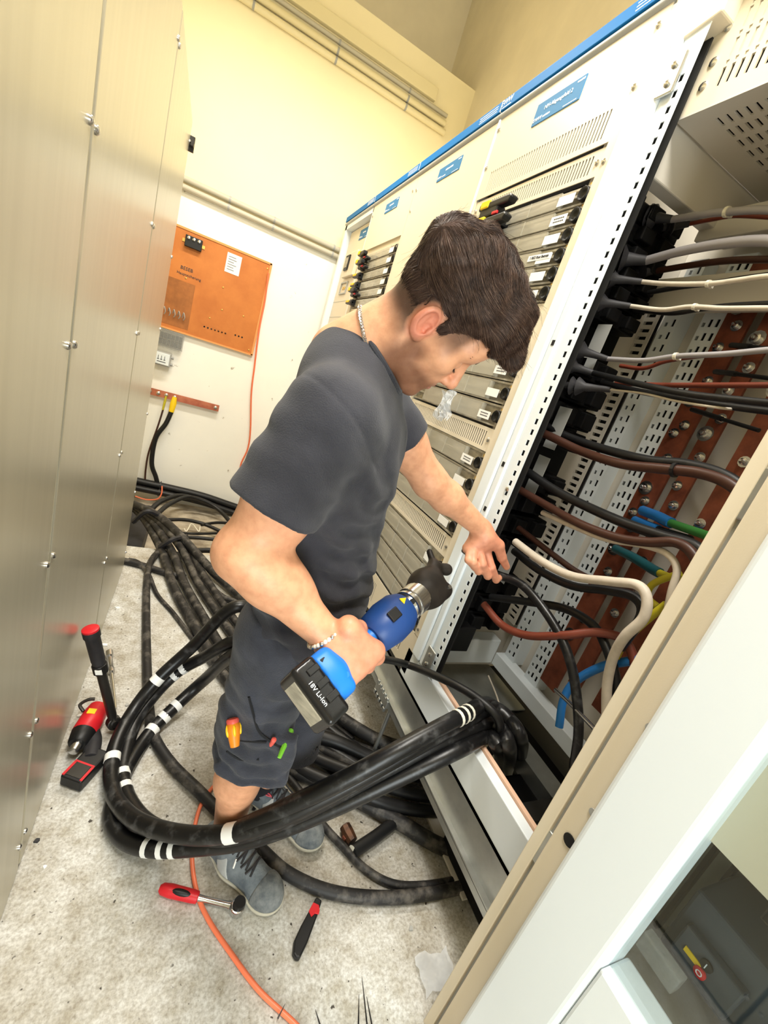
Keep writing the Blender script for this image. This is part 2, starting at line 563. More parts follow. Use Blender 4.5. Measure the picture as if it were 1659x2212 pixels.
# terminal block
tb = thing('terminal_block', 'small black terminal block screwed to the orange board', 'terminal block', (-0.24, by, 2.02))
x0, x1, z0, z1 = -0.285, -0.155, 2.0, 2.085
MB().box(x0, x1, by - 0.04, by, z0, z1).build('body', 'black_plastic', tb, bevel=0.004)
for x in (x0 - 0.022, x1):
    MB().box(x, x + 0.022, by - 0.006, by, 2.03, 2.055).build('bracket', 'brass', tb)
for k in range(3):
    MB().lathe([(0, .012), (.01, .012), (.012, .008)], (x0 + 0.025 + k * 0.04, by - 0.04, z1 - 0.02), (0, -1, 0), 12).build('terminal_screw', 'steel', tb, smooth=True)
# paper notice
pn = thing('paper_notice', 'white paper notice stuck on the orange board', 'notice', (0.10, by, 2.0))
MB().box(0.045, 0.165, by - 0.0025, by - 0.001, 1.93, 2.085).build('sheet', 'paper', pn)
ls = MB()
for k in range(6):
    ls.box(0.06, 0.06 + 0.045 + 0.04 * random.random(), by - 0.003, by - 0.0024, 1.955 + k * 0.02, 1.959 + k * 0.02)
ls.build('print', 'ink', pn)

# clear terminal cover and grey junction box under the board
jt = thing('terminal_strip_box', 'clear plastic cover over a row of dark terminals under the orange board', 'terminal box', (-0.35, 4.46, 1.22))
MB().box(-0.47, -0.17, 4.44, 4.5, 1.16, 1.315).build('cover', 'clear_box', jt, bevel=0.006)
for r_ in range(2):
    for k in range(9):
        MB().box(-0.455 + k * 0.031, -0.431 + k * 0.031, 4.455, 4.5, 1.185 + r_ * 0.055, 1.228 + r_ * 0.055).build('terminal', 'black_plastic', jt)
jb = thing('junction_box', 'small grey junction box with fuse symbol below the clear terminal cover', 'junction box', (-0.30, 4.46, 1.05))
MB().box(-0.385, -0.245, 4.42, 4.5, 1.005, 1.125).build('body', 'cab_grey', jb, bevel=0.008)
MB().box(-0.375, -0.255, 4.412, 4.42, 1.015, 1.115).build('lid', 'cab_white', jb, bevel=0.004)
for z in (1.03, 1.09):
    MB().cyl((-0.405, 4.46, z), (-0.385, 4.46, z), 0.012, n=10).build('cable_gland', 'cab_grey', jb, smooth=True)
    MB().cyl((-0.245, 4.46, z), (-0.225, 4.46, z), 0.012, n=10).build('cable_gland', 'cab_grey', jb, smooth=True)
pr = MB()
for k in range(3):
    pr.box(-0.345 + k * 0.025, -0.341 + k * 0.025, 4.4112, 4.412, 1.055, 1.09)
    pr.box(-0.351 + k * 0.025, -0.335 + k * 0.025, 4.4112, 4.412, 1.055, 1.060)
pr.box(-0.35, -0.28, 4.4112, 4.412, 1.035, 1.041)
pr.build('print', 'ink', jb)

# copper earth bar
cb = thing('earth_bar', 'short copper earth bar with bolts on the back wall', 'busbar', (-0.1, 4.47, 0.75))
pmat('copper_bright', srgb(206, 126, 92), 0.4, 0.4, col2=srgb(170, 92, 66), vscale=10)
MB().box(-0.52, 0.222, 4.455, 4.467, 0.725, 0.785).build('bar', 'copper_bright', cb)
for x in (-0.44, -0.37, -0.30, -0.235, -0.165, 0.19):
    MB().lathe([(0, .016), (.012, .016), (.018, .009), (.019, .002)], (x, 4.455, 0.757), (0, -1, 0), 12).build('bolt', 'steel', cb, smooth=True)
for x in (-0.46, 0.15):
    MB().box(x, x + 0.03, 4.467, 4.5, 0.735, 0.775).build('standoff', 'cab_grey', cb)
# earth cables hanging from the bar
def lugcable(name, label, x, mat, r, pts, lugmat):
    c = thing(name, label, 'cable', (x, 4.45, 0.3), 'earth cables on the copper bar')
    MB().tube(spline(pts, 6), r, 10).build('sheath', mat, c, smooth=True)
    MB().tube([(x, 4.445, 0.76), (x - .002, 4.437, 0.70), (x - .008, 4.435, 0.62)], [r * .9, r * 1.35, r * 1.1], 10).build('lug_sleeve', lugmat, c, smooth=True)
lugcable('earth_cable', 'thick black earth cable with yellow sleeve under the copper bar', -0.165, 'cable_black', 0.021,
         [(-0.17, 4.435, 0.63), (-0.20, 4.43, 0.50), (-0.262, 4.43, 0.34), (-0.262, 4.43, 0.10), (-0.21, 4.43, -0.03), (-0.18, 4.43, -0.11)], 'yellow')
lugcable('earth_cable', 'thin dark earth cable left of the thick one under the copper bar', -0.235, 'cable_brown', 0.008,
         [(-0.24, 4.437, 0.63), (-0.262, 4.43, 0.45), (-0.30, 4.43, 0.20), (-0.302, 4.43, 0.02), (-0.29, 4.43, -0.12)], 'cable_yellowgreen')

# ================================================================ switchboard row on the right
XF = 0.937
ZB = 0.44          # underside of the field fronts
ZT = 2.63
RD = (0, -1, 0)    # reading direction of lettering on the fronts
UP = (0, 0, 1)
def slots(y0, y1, z0, z1, n, frac=0.55):
    p = (y1 - y0) / n
    return [(y0 + k * p + p * (1 - frac) / 2, y0 + k * p + p * (1 + frac) / 2, z0, z1) for k in range(n)]
def screw(parent, y, z, x=XF, r=0.008):
    return MB().lathe([(0, r), (0.003, r), (0.006, r * .6), (0.0065, r * .15)], (x, y, z), (-1, 0, 0), 10).build('screw', 'steel', parent, smooth=True)

def marks(parent, y, z, length, h, x, mat='white_print', seed=0):
    rr = random.Random(seed + int(y * 1000) + int(z * 1000))
    m = MB()
    p = y + length / 2
    while p > y - length / 2:
        w_ = h * rr.uniform(0.4, 1.1)
        m.box(x - 0.0005, x, p - w_, p, z - h * rr.uniform(0.35, 0.5), z + h * rr.uniform(0.3, 0.5))
        p -= w_ + h * rr.uniform(0.2, 0.45)
    m.build('small_print', mat, parent)
def header(parent, y0, y1, logo):
    b = MB().box(XF - 0.012, XF + 0.03, y0 + 0.006, y1, 2.657, 2.697).build('header_strip', 'blue_strip', parent, bevel=0.002)
    MB().lathe([(0, 0.013), (y1 - y0 - 0.002, 0.013)], (XF + 0.002, y0 + 0.001, 2.643), (0, 1, 0), 14).build('rounded_rail', 'cab_grey', parent, smooth=True)
    MB().box(XF - 0.012, XF + 0.03, y0, y0 + 0.006, 2.657, 2.697).build('strip_joint', 'cab_white', parent)
    if logo:
        text('lettering', 'EWW', 0.03, (XF - 0.0125, y1 - 0.035, 2.681), RD, UP, 'white_print', b)
        marks(b, y1 - 0.04, 2.664, 0.06, 0.005, XF - 0.012)
    for k in range(3):
        marks(b, y0 + 0.10, 2.686 - k * 0.009, 0.14, 0.004, XF - 0.012, seed=k)
def labelplate(parent, y0, y1, z0, z1, title, x=XF):
    pl = MB().box(x - 0.003, x, y0, y1, z0, z1).build('label_plate', ['blue_label'], parent)
    yc, zc = (y0 + y1) / 2, (z0 + z1) / 2
    s = (z1 - z0)
    if title:
        text('lettering', title, s * .27, (x - 0.0035, yc, zc + s * 0.12), RD, UP, 'white_print', pl)
    else:
        marks(pl, yc, zc + s * 0.12, 0.075, s * .16, x - 0.003)
    text('lettering', 'EWW', s * .26, (x - 0.0035, y1 - 0.026, z0 + s * 0.22), RD, UP, 'white_print', pl)
    marks(pl, y1 - 0.072, z0 + s * 0.22, 0.035, s * .10, x - 0.003)
    marks(pl, y0 + 0.022, z1 - s * 0.14, 0.03, s * .10, x - 0.003)
    marks(pl, y0 + 0.045, z0 + s * 0.08, 0.06, s * .05, x - 0.003)
    return pl

# ---- one horizontal fuse-switch strip, shared by all rows of a height
def fuse_meshes(w, h):
    body = MB()
    body.box(0.0, 0.05, 0, w, -h / 2 + 0.002, h / 2 - 0.002)
    body.box(-0.012, 0.0, 0.0, w, h / 2 - 0.009, h / 2 - 0.002)
    body.box(-0.012, 0.0, 0.0, w, -h / 2 + 0.002, -h / 2 + 0.008)
    body.box(-0.016, 0.0, 0.0, w, -0.004, 0.004)
    for k in range(3):
        y = w * (0.22 + 0.2 * k)
        body.box(-0.010, 0.0, y, y + w * 0.11, -h * 0.28, h * 0.28)
        body.box(-0.014, -0.010, y + w * .02, y + w * 0.09, -h * 0.16, h * 0.10)
    cov = MB()
    cov.box(-0.024, -0.021, w * 0.17, w * 0.84, -h * 0.40, h * 0.40)
    cov.box(-0.024, -0.004, w * 0.17, w * 0.175, -h * 0.40, h * 0.40)
    cov.box(-0.024, -0.004, w * 0.835, w * 0.84, -h * 0.40, h * 0.40)
    for k in range(2):
        cov.box(-0.026, -0.024, w * (0.38 + .2 * k), w * (0.385 + .2 * k), -h * 0.40, h * 0.40)
    knob = MB().lathe([(0, 0.021), (0.018, 0.021), (0.02, 0.019), (0.012, 0.012), (0.010, 0.004)], (0.004, 0, 0), (-1, 0, 0), 16)
    lug = MB().box(-0.006, 0.006, -0.012, 0.0, -0.008, 0.008)
    return body.mesh('fuse_strip', 'fuse_grey'), cov.mesh('clear_cover', 'clear_cover'), knob.mesh('knob', 'black_plastic', True), lug.mesh('contact', 'brass')
lab_m = MB().box(-0.0008, 0.0008, -0.036, 0.036, -0.014, 0.014).mesh('row_label', 'paper')
# lever of a strip: black grip with a yellow clip
lv = MB()
lv.box(-0.055, 0.0, -0.035, 0.04, -0.022, 0.018)
lv.box(-0.075, -0.045, -0.09, 0.055, 0.004, 0.03)
lv.box(-0.05, -0.02, -0.115, -0.035, -0.02, -0.004)
lever_m = lv.mesh('lever', 'black_plastic')
clip_m = MB().box(-0.079, -0.04, 0.005, 0.05, 0.008, 0.034).mesh('lever_clip', 'yellow')
clip2_m = MB().box(-0.06, -0.05, 0.02, 0.095, -0.004, 0.012).mesh('lever_clip', 'yellow')
tab_m = MB().box(-0.058, -0.05, -0.075, -0.04, -0.014, -0.004).mesh('lever_tab', 'red_plastic')
lv3 = MB()
lv3.box(-0.05, 0.0, -0.05, 0.05, -0.03, 0.020)
lv3.box(-0.085, -0.045, -0.06, 0.06, -0.012, 0.022)
lv3.prism([(0.07, 0.016), (0.07, 0.040), (-0.13, 0.040), (-0.145, 0.030), (-0.13, 0.014)], 'X', -0.088, -0.055)
lever3_m = lv3.mesh('lever', 'black_plastic')
clip3_m = MB().box(-0.092, -0.05, 0.0, 0.055, 0.018, 0.045).mesh('lever_clip', 'yellow')
lv2 = MB()
lv2.box(-0.05, 0.0, -0.03, 0.03, -0.02, 0.02)
lv2.box(-0.056, -0.03, -0.03, 0.11, -0.012, 0.010)
lever2_m = lv2.mesh('lever', 'black_plastic')
FM = {}
mkm = MB()
for k in range(6):
    mkm.box(-0.0004, 0.0004, -0.025 + k * 0.008, -0.019 + k * 0.008, -0.0018, 0.0018)
marks_mesh = mkm.mesh('small_print', 'ink')
def sub(parent_part, name, me, loc, bev=0.0):
    o = bpy.data.objects.new(name, me)
    COL.objects.link(o)
    o.parent = parent_part
    o.location = loc
    if bev:
        b = o.modifiers.new('bevel', 'BEVEL')
        b.width = bev
        b.segments = 2
        b.limit_method = 'ANGLE'
    return o
def fuse_row(parent, y0, y1, z, h, note=None, lever=0, label_y=None, x=XF + 0.022, knob=True, wide=False):
    w = y1 - y0
    key = (round(w, 3), round(h, 3))
    if key not in FM:
        FM[key] = fuse_meshes(w, h)
    body, cov, kn, lug = FM[key]
    f = link('fuse_strip', body, parent, loc=(x, y0, z))
    sub(f, 'clear_cover', cov, (0, 0, 0))
    if knob:
        sub(f, 'knob', kn, (-0.012, 0.018, -0.002))
        sub(f, 'contact', lug, (-0.004, 0.02, 0.026 if h < .06 else 0.03))
    sub(f, 'row_label', lab_m, (-0.025, 0.088, -h * 0.1))
    if note == '#':
        for q in (0.005, -0.004):
            mk = marks_mesh
            sub(f, 'small_print', mk, (-0.0258, 0.088, -h * 0.1 + q))
    elif note:
        w2 = MB().box(-0.0266, -0.0258, 0.055, 0.17, -h * 0.1 - 0.002, -h * 0.1 + 0.016).build('tape_label', 'paper', f)
        w2.matrix_parent_inverse = Matrix()
        nt_ = text('lettering', note, 0.012, (-0.0272, 0.112, -h * 0.1 + 0.007), RD, UP, 'ink', f)
        nt_.matrix_parent_inverse = Matrix()
    if lever == 1:
        l = sub(f, 'lever', lever_m, (-0.005, w - 0.075, 0.0), 0.006)
        sub(l, 'lever_clip', clip_m, (0, 0, 0), 0.004)
        sub(l, 'lever_tab', tab_m, (0, 0, 0), 0.002)
    elif lever == 3:
        l = sub(f, 'lever', lever3_m, (-0.005, w - 0.26, 0.0), 0.006)
        sub(l, 'lever_clip', clip3_m, (0, 0, 0), 0.004)
        sub(l, 'lever_tab', tab_m, (-0.03, 0, 0), 0.002)
    elif lever == 2:
        l = sub(f, 'lever', lever2_m, (-0.005, w - 0.075, 0.0), 0.005)
        sub(l, 'lever_clip', clip2_m, (0, 0, 0), 0.003)
    return f

def vent_strip(parent, y0, y1, z0, z1, n, x=XF + 0.006):
    v = MB().plate('X', x, x + 0.003, y0, y1, z0, z1, slots(y0 + 0.04, y1 - 0.04, z0 + 0.013, z1 - 0.013, n)).build('vent_strip', 'cab_beige', parent)
    MB().box(x + 0.02, x + 0.026, y0, y1, z0, z1).build('shadow_backing', 'dark_gap', v)
    screw(v, y0 + 0.018, (z0 + z1) / 2, x)
    screw(v, y1 - 0.018, (z0 + z1) / 2, x)
    return v

def carcass(parent, y0, y1, x0=1.05):
    c = MB()
    c.box(x0, 1.74, y0 + 0.003, y1 - 0.003, ZB, ZT)
    c.box(XF + 0.02, x0, y0 + 0.003, y0 + 0.02, ZB, ZT)
    c.box(XF + 0.02, x0, y1 - 0.02, y1 - 0.003, ZB, ZT)
    c.box(XF + 0.02, x0, y0 + 0.003, y1 - 0.003, ZT - 0.01, ZT + 0.065)
    c.build('carcass', 'cab_inner', parent)

# ------------------------------------------------ field A, next to the open bay
A0, A1 = 1.20, 1.982
fa = thing('switchgear_cabinet', 'beige switchgear cabinet labelled NH-Abgangsfeld 2 behind the man', 'cabinet', (1.3, 1.59, ZB), 'switchgear cabinets in a row')
carcass(fa, A0 + 0.06, A1)
header(fa, A0 - 0.04, A1, True)
MB().plate('X', XF, XF + 0.003, A0, A1 - 0.014, 2.325, ZT, slots(1.275, 1.908, 2.343, 2.421, 44, 0.5)).build('upper_panel', 'cab_beige', fa)
MB().box(XF + 0.03, XF + 0.036, 1.26, 1.92, 2.335, 2.43).build('shadow_backing', 'dark_gap', fa)
labelplate(fa, 1.466, 1.704, 2.513, 2.583, 'NH-Abgangsfeld 2')
MB().box(XF, XF + 0.1, 1.954, A1 - 0.012, 0.61, 2.325).build('side_stile', 'cab_beige', fa)
MB().box(XF, XF + 0.06, A0, 1.240, 0.61, 2.325).build('side_stile', 'cab_beige', fa)
MB().box(XF - 0.006, XF + 0.02, A1 - 0.014, A1 - 0.001, ZB, ZT).build('joint_strip', 'cab_white', fa, bevel=0.003)
for z in (2.45, 2.52, 2.59):
    if z != 2.52:
        screw(fa, A0 + 0.022, z)
        screw(fa, A1 - 0.022, z)
screw(fa, 1.225, 2.27)
FY0, FY1 = 1.242, 1.952
vent_strip(fa, FY0, FY1, 2.240, 2.318, 46)
notes = ['', '#', '', '1 RK2 Rest Betrieb', '', '']
for i, z in enumerate((2.197, 2.139, 2.083, 2.025, 1.970, 1.912)):
    fuse_row(fa, FY0, FY1, z, 0.056, notes[i], lever=(3, 3, 0, 0, 0, 0)[i])
vent_strip(fa, FY0, FY1, 1.790, 1.880, 46)
for i, z in enumerate((1.745, 1.664, 1.585, 1.505)):
    fuse_row(fa, FY0, FY1, z, 0.079, ['', '#', '', '#'][i], lever=2 if i in (2,) else 0)
vent_strip(fa, FY0, FY1, 1.378, 1.459, 46)
for i, z in enumerate((1.335, 1.251, 1.165, 1.079)):
    fuse_row(fa, FY0, FY1, z, 0.084, ['#', '', '', ''][i], lever=2 if i in (2,) else 0)
vent_strip(fa, FY0, FY1, 0.953, 1.034, 46)
for i, z in enumerate((0.910, 0.828, 0.745, 0.662)):
    fuse_row(fa, FY0, FY1, z, 0.084, '', lever=(2, 2, 1, 0)[i])
MB().plate('X', XF, XF + 0.003, A0, A1 - 0.014, ZB, 0.612, slots(1.30, 1.56, 0.475, 0.575, 18, 0.5) + slots(1.66, 1.92, 0.475, 0.575, 18, 0.5)).build('lower_panel', 'cab_beige', fa)
MB().box(XF + 0.03, XF + 0.036, 1.28, 1.93, 0.465, 0.585).build('shadow_backing', 'dark_gap', fa)
screw(fa, 1.225, 0.47)
screw(fa, 1.225, 0.64)

# bag of screws hanging in front of a row, crumpled clear plastic
bag = MB()
random.seed(3)
vs, fs = [], []
for i in range(9):
    for j in range(8):
        vs.append((0.885 + 0.012 * math.sin(i * 1.3 + j * .9) + 0.006 * random.random(), 1.50 + 0.085 * i / 8 + 0.004 * random.random(), 1.425 + 0.11 * j / 7 + 0.01 * math.sin(i * .8)))
for i in range(8):
    for j in range(7):
        a = i * 8 + j
        fs.append((a, a + 1, a + 9, a + 8))
bag.add(vs, fs)
bag.add([(x + 0.012 + 0.006 * math.sin(y * 90), y, z) for x, y, z in vs], fs)
pmat('bag_plastic', srgb(226, 230, 234), 0.12, alpha=0.45)
bago = thing('plastic_bag', 'small clear plastic bag of screws hooked on a fuse strip below the face', 'bag', (0.89, 1.54, 1.42))
bag.build('bag', 'bag_plastic', bago)
for k in range(6):
    y, z = 1.515 + 0.05 * random.random(), 1.437 + 0.03 * random.random()
    MB().cyl((0.889, y, z), (0.891, y + .012, z + .008), 0.004, n=8).build('loose_screw', 'steel', bago)

# ------------------------------------------------ field B, plain panel
B0, B1 = 1.982, 2.785
fb = thing('switchgear_cabinet', 'plain beige switchgear cabinet with small blue plate, above the head', 'cabinet', (1.3, 2.38, ZB), 'switchgear cabinets in a row')
carcass(fb, B0, B1)
header(fb, B0, B1, False)
MB().box(XF, XF + 0.02, B0 + 0.004, B1, ZB, ZT).build('front_panel', 'cab_beige', fb, bevel=0.003)
labelplate(fb, 2.245, 2.482, 2.522, 2.582, '')
for z in (2.55, 2.44):
    screw(fb, B1 - 0.03, z)
# ------------------------------------------------ field C, second fuse field
C0, C1 = 2.785, 3.56
fc = thing('switchgear_cabinet', 'beige switchgear cabinet with a column of yellow-clipped levers left of the head', 'cabinet', (1.3, 3.17, ZB), 'switchgear cabinets in a row')
carcass(fc, C0, C1)
header(fc, C0, C1, False)
MB().plate('X', XF, XF + 0.02, C0, C1, ZB, ZT, [(2.80, 3.475, 0.6, 2.322)]).build('front_panel', 'cab_beige', fc)
labelplate(fc, 3.035, 3.262, 2.522, 2.58, '')
MB().box(XF + 0.012, XF + 0.026, 2.802, 3.473, 2.285, 2.322).build('blanking_strip', 'cab_beige', fc)
for i, z in enumerate((2.255, 2.197, 2.132, 2.068, 2.008, 1.946)):
    fuse_row(fc, 2.803, 3.472, z, 0.056, '', lever=(1, 1, 2, 2, 1, 2)[i])
MB().box(XF + 0.008, XF + 0.026, 2.802, 3.473, 1.835, 1.912).build('blanking_strip', 'cab_beige', fc)
for i, z in enumerate((1.795, 1.737, 1.679, 1.62, 1.562, 1.504, 1.446)):
    fuse_row(fc, 2.803, 3.472, z, 0.056, '', lever=1 if i < 2 else 0)
MB().box(XF + 0.008, XF + 0.026, 2.802, 3.473, 0.6, 1.415).build('blanking_strip', 'cab_beige', fc)
for z in (2.56, 2.26):
    screw(fc, C1 - 0.02, z)
    screw(fc, C0 + 0.03, z)
# ------------------------------------------------ field D, recessed door with meter
D0, D1 = 3.56, 4.33
fd = thing('switchgear_cabinet', 'far end switchgear cabinet with recessed front and a small meter', 'cabinet', (1.3, 3.95, ZB), 'switchgear cabinets in a row')
carcass(fd, D0, D1)
header(fd, D0, D1, False)
pn_ = MB()
pn_.box(XF, XF + 0.1, D0, D0 + 0.015, ZB, ZT)
pn_.box(XF, XF + 0.1, D1 - 0.05, D1, ZB, ZT)
pn_.box(XF, XF + 0.1, D0, D1, ZT - 0.035, ZT)
pn_.build('surround', 'cab_white', fd)
door = MB().box(XF + 0.05, XF + 0.062, D0 + 0.02, D1 - 0.055, ZB, ZT - 0.04).build('door', 'cab_beige', fd, bevel=0.003)
labelplate(fd, 3.72, 3.96, 2.48, 2.555, '', XF + 0.05)
MB().box(XF + 0.02, XF + 0.05, 3.78, 4.1, 2.19, 2.38).build('meter_box', 'cab_beige', fd, bevel=0.006)
mt = MB().box(XF + 0.008, XF + 0.02, 3.95, 4.06, 2.24, 2.36).build('meter', 'black_plastic', fd, bevel=0.004)
MB().box(XF + 0.006, XF + 0.008, 3.97, 4.04, 2.26, 2.34).build('display', 'fuse_grey', mt)
fr = MB().plate('X', XF + 0.040, XF + 0.05, 3.93, 4.13, 2.06, 2.16, [(3.94, 4.12, 2.07, 2.15)]).build('socket_frame', 'cab_grey', fd)
for y in (4.0, 4.05):
    MB().lathe([(0, 0.014), (0.006, 0.014)], (XF + 0.05, y, 2.11), (-1, 0, 0), 12).build('socket', 'brass', fr)
MB().box(XF + 0.046, XF + 0.05, 3.80, 3.93, 1.74, 1.83).build('label_plate', 'blue_label', fd)
for z in (2.0, 1.87, 1.70):
    MB().box(XF + 0.0485, XF + 0.05, D0 + 0.02, D1 - 0.055, z, z + 0.003).build('door_seam', 'cab_grey', fd)

# ------------------------------------------------ support frame under the row
t = rail_t = thing('support_rail', 'galvanised support rail on legs under the switchboard front', 'rail', (0.94, 2.4, 0.0))
g = MB()
g.box(XF - 0.004, XF + 0.004, 0.40, 4.40, 0.30, 0.42)
g.box(XF - 0.004, XF + 0.05, 0.40, 4.40, 0.414, 0.42)
g.build('rail_web', 'zinc', t)
g = MB()
g.box(XF - 0.022, XF + 0.004, 0.40, 4.40, 0.292, 0.300)
g.box(XF - 0.022, XF - 0.017, 0.40, 4.40, 0.268, 0.294)
g.build('rail_lip', 'zinc', t)
t = thing('plinth', 'white plinth bar along the foot of the open cabinet', 'plinth', (0.95, 0.8, 0.42))
p = MB()
p.box(XF, XF + 0.035, 0.40, 1.24, 0.42, 0.545)
p.build('plinth_bar', 'cab_white', t, bevel=0.003)
pmat('seal_peach', srgb(226, 186, 158), 0.7)
MB().box(XF + 0.036, XF + 0.05, 0.46, 1.08, 0.535, 0.552).build('foam_seal', 'seal_peach', t)
# legs of the support frame, with slotted bracket
for y in (0.43, 1.185, 2.6, 4.2):
    if y < 1:
        MB().lathe([(0, 0.03), (0.015, 0.03), (0.02, 0.012), (0.27, 0.012)], (0.925, y, 0.0), (0, 0, 1), 14).build('foot', 'cab_white', rail_t, smooth=True)
        MB().box(0.905, 0.94, y - 0.012, y + 0.03, 0.205, 0.285).build('foot_clamp', 'cab_white', rail_t, bevel=0.004)
    else:
        MB().lathe([(0, 0.022), (0.006, 0.022), (0.008, 0.0085), (0.285, 0.0085)], (0.926, y, 0.0), (0, 0, 1), 12).build('leg', 'zinc', rail_t, smooth=True)
        bk_ = MB().box(0.905, 0.915, y + 0.01, y + 0.135, 0.262, 0.300).build('slotted_bracket', 'zinc', rail_t, bevel=0.002)
        for k in range(5):
            for z in (0.252, 0.303):
                MB().box(0.903, 0.914, y + 0.014 + k * 0.026, y + 0.028 + k * 0.026, z - 0.009, z + 0.010).build('bracket_tooth', 'zinc', bk_, bevel=0.002)

# ================================================================ open cable bay between field A and the glazed cabinet
bay = thing('open_switchgear_cabinet', 'open switchgear bay full of cables and copper bars, front cover removed', 'cabinet', (1.2, 0.8, ZB))
# far post: rounded white cover, ridge and perforated flange
po = MB()
po.box(XF - 0.012, XF + 0.06, 1.142, 1.198, 0.55, 2.60)
po.build('corner_post', 'cab_white', bay, bevel=0.008, seg=3)
po = MB()
po.box(XF - 0.006, XF + 0.06, 1.108, 1.139, 0.55, 2.60)
po.build('post_ridge', 'cab_white', bay, bevel=0.006, seg=3)
holes = []
z = 0.60
while z < 2.42:
    holes.append((1.060, 1.073, z, z + 0.017))
    z += 0.034
pf = MB().plate('X', XF + 0.004, XF + 0.007, 1.045, 1.106, 0.55, 2.52, holes)
pf.build('perforated_flange', 'cab_white', bay)
MB().box(XF + 0.03, XF + 0.035, 1.048, 1.104, 0.56, 2.5).build('flange_backing', 'dark_gap', bay)
po = MB()
po.prism([(1.02, 2.52), (1.15, 2.50), (1.20, 2.66), (1.02, 2.70)], 'X', XF - 0.002, XF + 0.05)
po.build('post_head', 'cab_beige', bay, bevel=0.004)
for z in (2.42, 0.605):
    MB().box(XF - 0.010, XF - 0.002, 1.065, 1.118, z - 0.045, z + 0.045).build('hinge_plate', 'zinc', bay, bevel=0.006)
    for dz in (-0.02, 0.02):
        screw(bay, 1.09, z + dz, XF - 0.010, 0.008)
for z in (1.75, 1.36, 1.20):
    MB().box(XF - 0.0072, XF - 0.006, 1.115, 1.127, z, z + 0.016).build('post_hole', 'dark_gap', bay)
screw(bay, 1.067, 1.30, XF + 0.004, 0.009)
# top cross beam of the row above the bay
MB().box(XF - 0.004, XF + 0.03, 0.30, 1.04, 2.62, 2.69).build('top_beam', 'cab_white', bay, bevel=0.003)
# perforated plates
def slotgrid(y0, y1, v0, v1, ny, nv, ax):
    H = []
    py, pv = (y1 - y0) / ny, (v1 - v0) / nv
    for i in range(ny):
        for j in range(nv):
            c = y0 + (i + .5) * py
            w_ = v0 + (j + .5) * pv
            H.append((c - py * .2, c + py * .2, w_ - pv * .33, w_ + pv * .33))
    return H
def smallholes(y0, y1, zs, ny):
    py = (y1 - y0) / ny
    return [(y0 + (i + .5) * py - .004, y0 + (i + .5) * py + .004, z - .004, z + .004) for i in range(ny) for z in zs]
fp = MB().plate('X', 0.985, 0.990, 0.45, 1.07, 2.345, 2.62, slotgrid(0.47, 1.0, 2.375, 2.61, 25, 4, 'X') + smallholes(0.47, 1.0, (2.434, 2.492, 2.55), 25))
fp.build('perforated_plate', 'cab_beige', bay)
for z in (2.40, 2.45, 2.52, 2.57):
    screw(bay, 1.03, z, 0.985, 0.010)
H = [(b0, b1, a0, a1) for (a0, a1, b0, b1) in slotgrid(0.47, 1.0, 1.02, 1.42, 24, 8, 'Z')]
bp_ = MB().plate('Z', 2.340, 2.345, 0.985, 1.44, 0.45, 1.07, H)
bp_.build('perforated_shelf', 'cab_inner', bay)
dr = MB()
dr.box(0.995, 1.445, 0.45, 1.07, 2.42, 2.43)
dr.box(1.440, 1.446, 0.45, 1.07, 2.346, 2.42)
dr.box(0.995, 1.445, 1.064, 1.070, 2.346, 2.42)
dr.build('slot_shade', 'dark_gap', bay)  # dark sheets added above the shelf so its slots look unlit
# beams
MB().box(0.985, 1.44, 1.08, 1.13, 2.22, 2.35).build('side_beam', 'cab_inner', bay, bevel=0.004)
MB().box(1.30, 1.36, 0.42, 1.13, 2.19, 2.27).build('cross_beam', 'cab_inner', bay, bevel=0.004)
MB().box(1.30, 1.34, 0.42, 1.22, 1.985, 2.085).build('cross_beam', 'cab_inner', bay, bevel=0.004)
# shell
MB().box(1.46, 1.475, 0.40, 1.262, 0.45, 2.63).build('back_panel', 'cab_inner', bay)
MB().box(0.98, 1.46, 0.400, 0.412, 0.45, 2.63).build('side_panel', 'cab_inner', bay)
# slotted duct, perforated rails, copper bars on the back
H = []
z = 0.72
while z < 2.0:
    H.append((1.218, 1.256, z, z + 0.012))
    z += 0.026
MB().plate('X', 1.392, 1.398, 1.205, 1.262, 0.70, 2.05, H).build('cable_duct', 'cab_inner', bay)
MB().box(1.41, 1.415, 1.207, 1.26, 0.7, 2.05).build('duct_shadow', 'dark_gap', bay)
def rail(y0, y1, cols, x=1.40, z0=0.55, z1=2.18):
    H = []
    z = z0 + 0.03
    k = 0
    while z < z1 - 0.03:
        for c in cols:
            yc = y0 + (y1 - y0) * c
            H.append((yc - 0.005, yc + 0.005, z, z + (0.024 if c != cols[-1] else 0.014)))
        z += 0.042
    MB().plate('X', x, x + 0.004, y0, y1, z0, z1, H).build('perforated_rail', 'cab_white', bay)
    MB().box(x + 0.03, x + 0.034, y0 + 0.004, y1 - 0.004, z0, z1).build('rail_web', 'dark_gap', bay)  # dark strip painted as the shade behind the rail holes
    MB().box(x, x + 0.06, y0 - 0.003, y0, z0, z1).build('rail_side', 'cab_white', bay)
    MB().box(x, x + 0.06, y1, y1 + 0.003, z0, z1).build('rail_side', 'cab_white', bay)
rail(1.132, 1.186, (0.25, 0.72))
rail(0.985, 1.050, (0.2, 0.55, 0.85))
def bolt(parent, x, y, z, r=0.013):
    MB().lathe([(0, r * 1.7), (0.003, r * 1.7), (0.0031, r), (0.012, r), (0.013, r * .55), (0.022, r * .5), (0.025, r * .3)], (x, y, z), (-1, 0, 0), 12).build('bolt', 'steel', parent, smooth=True)
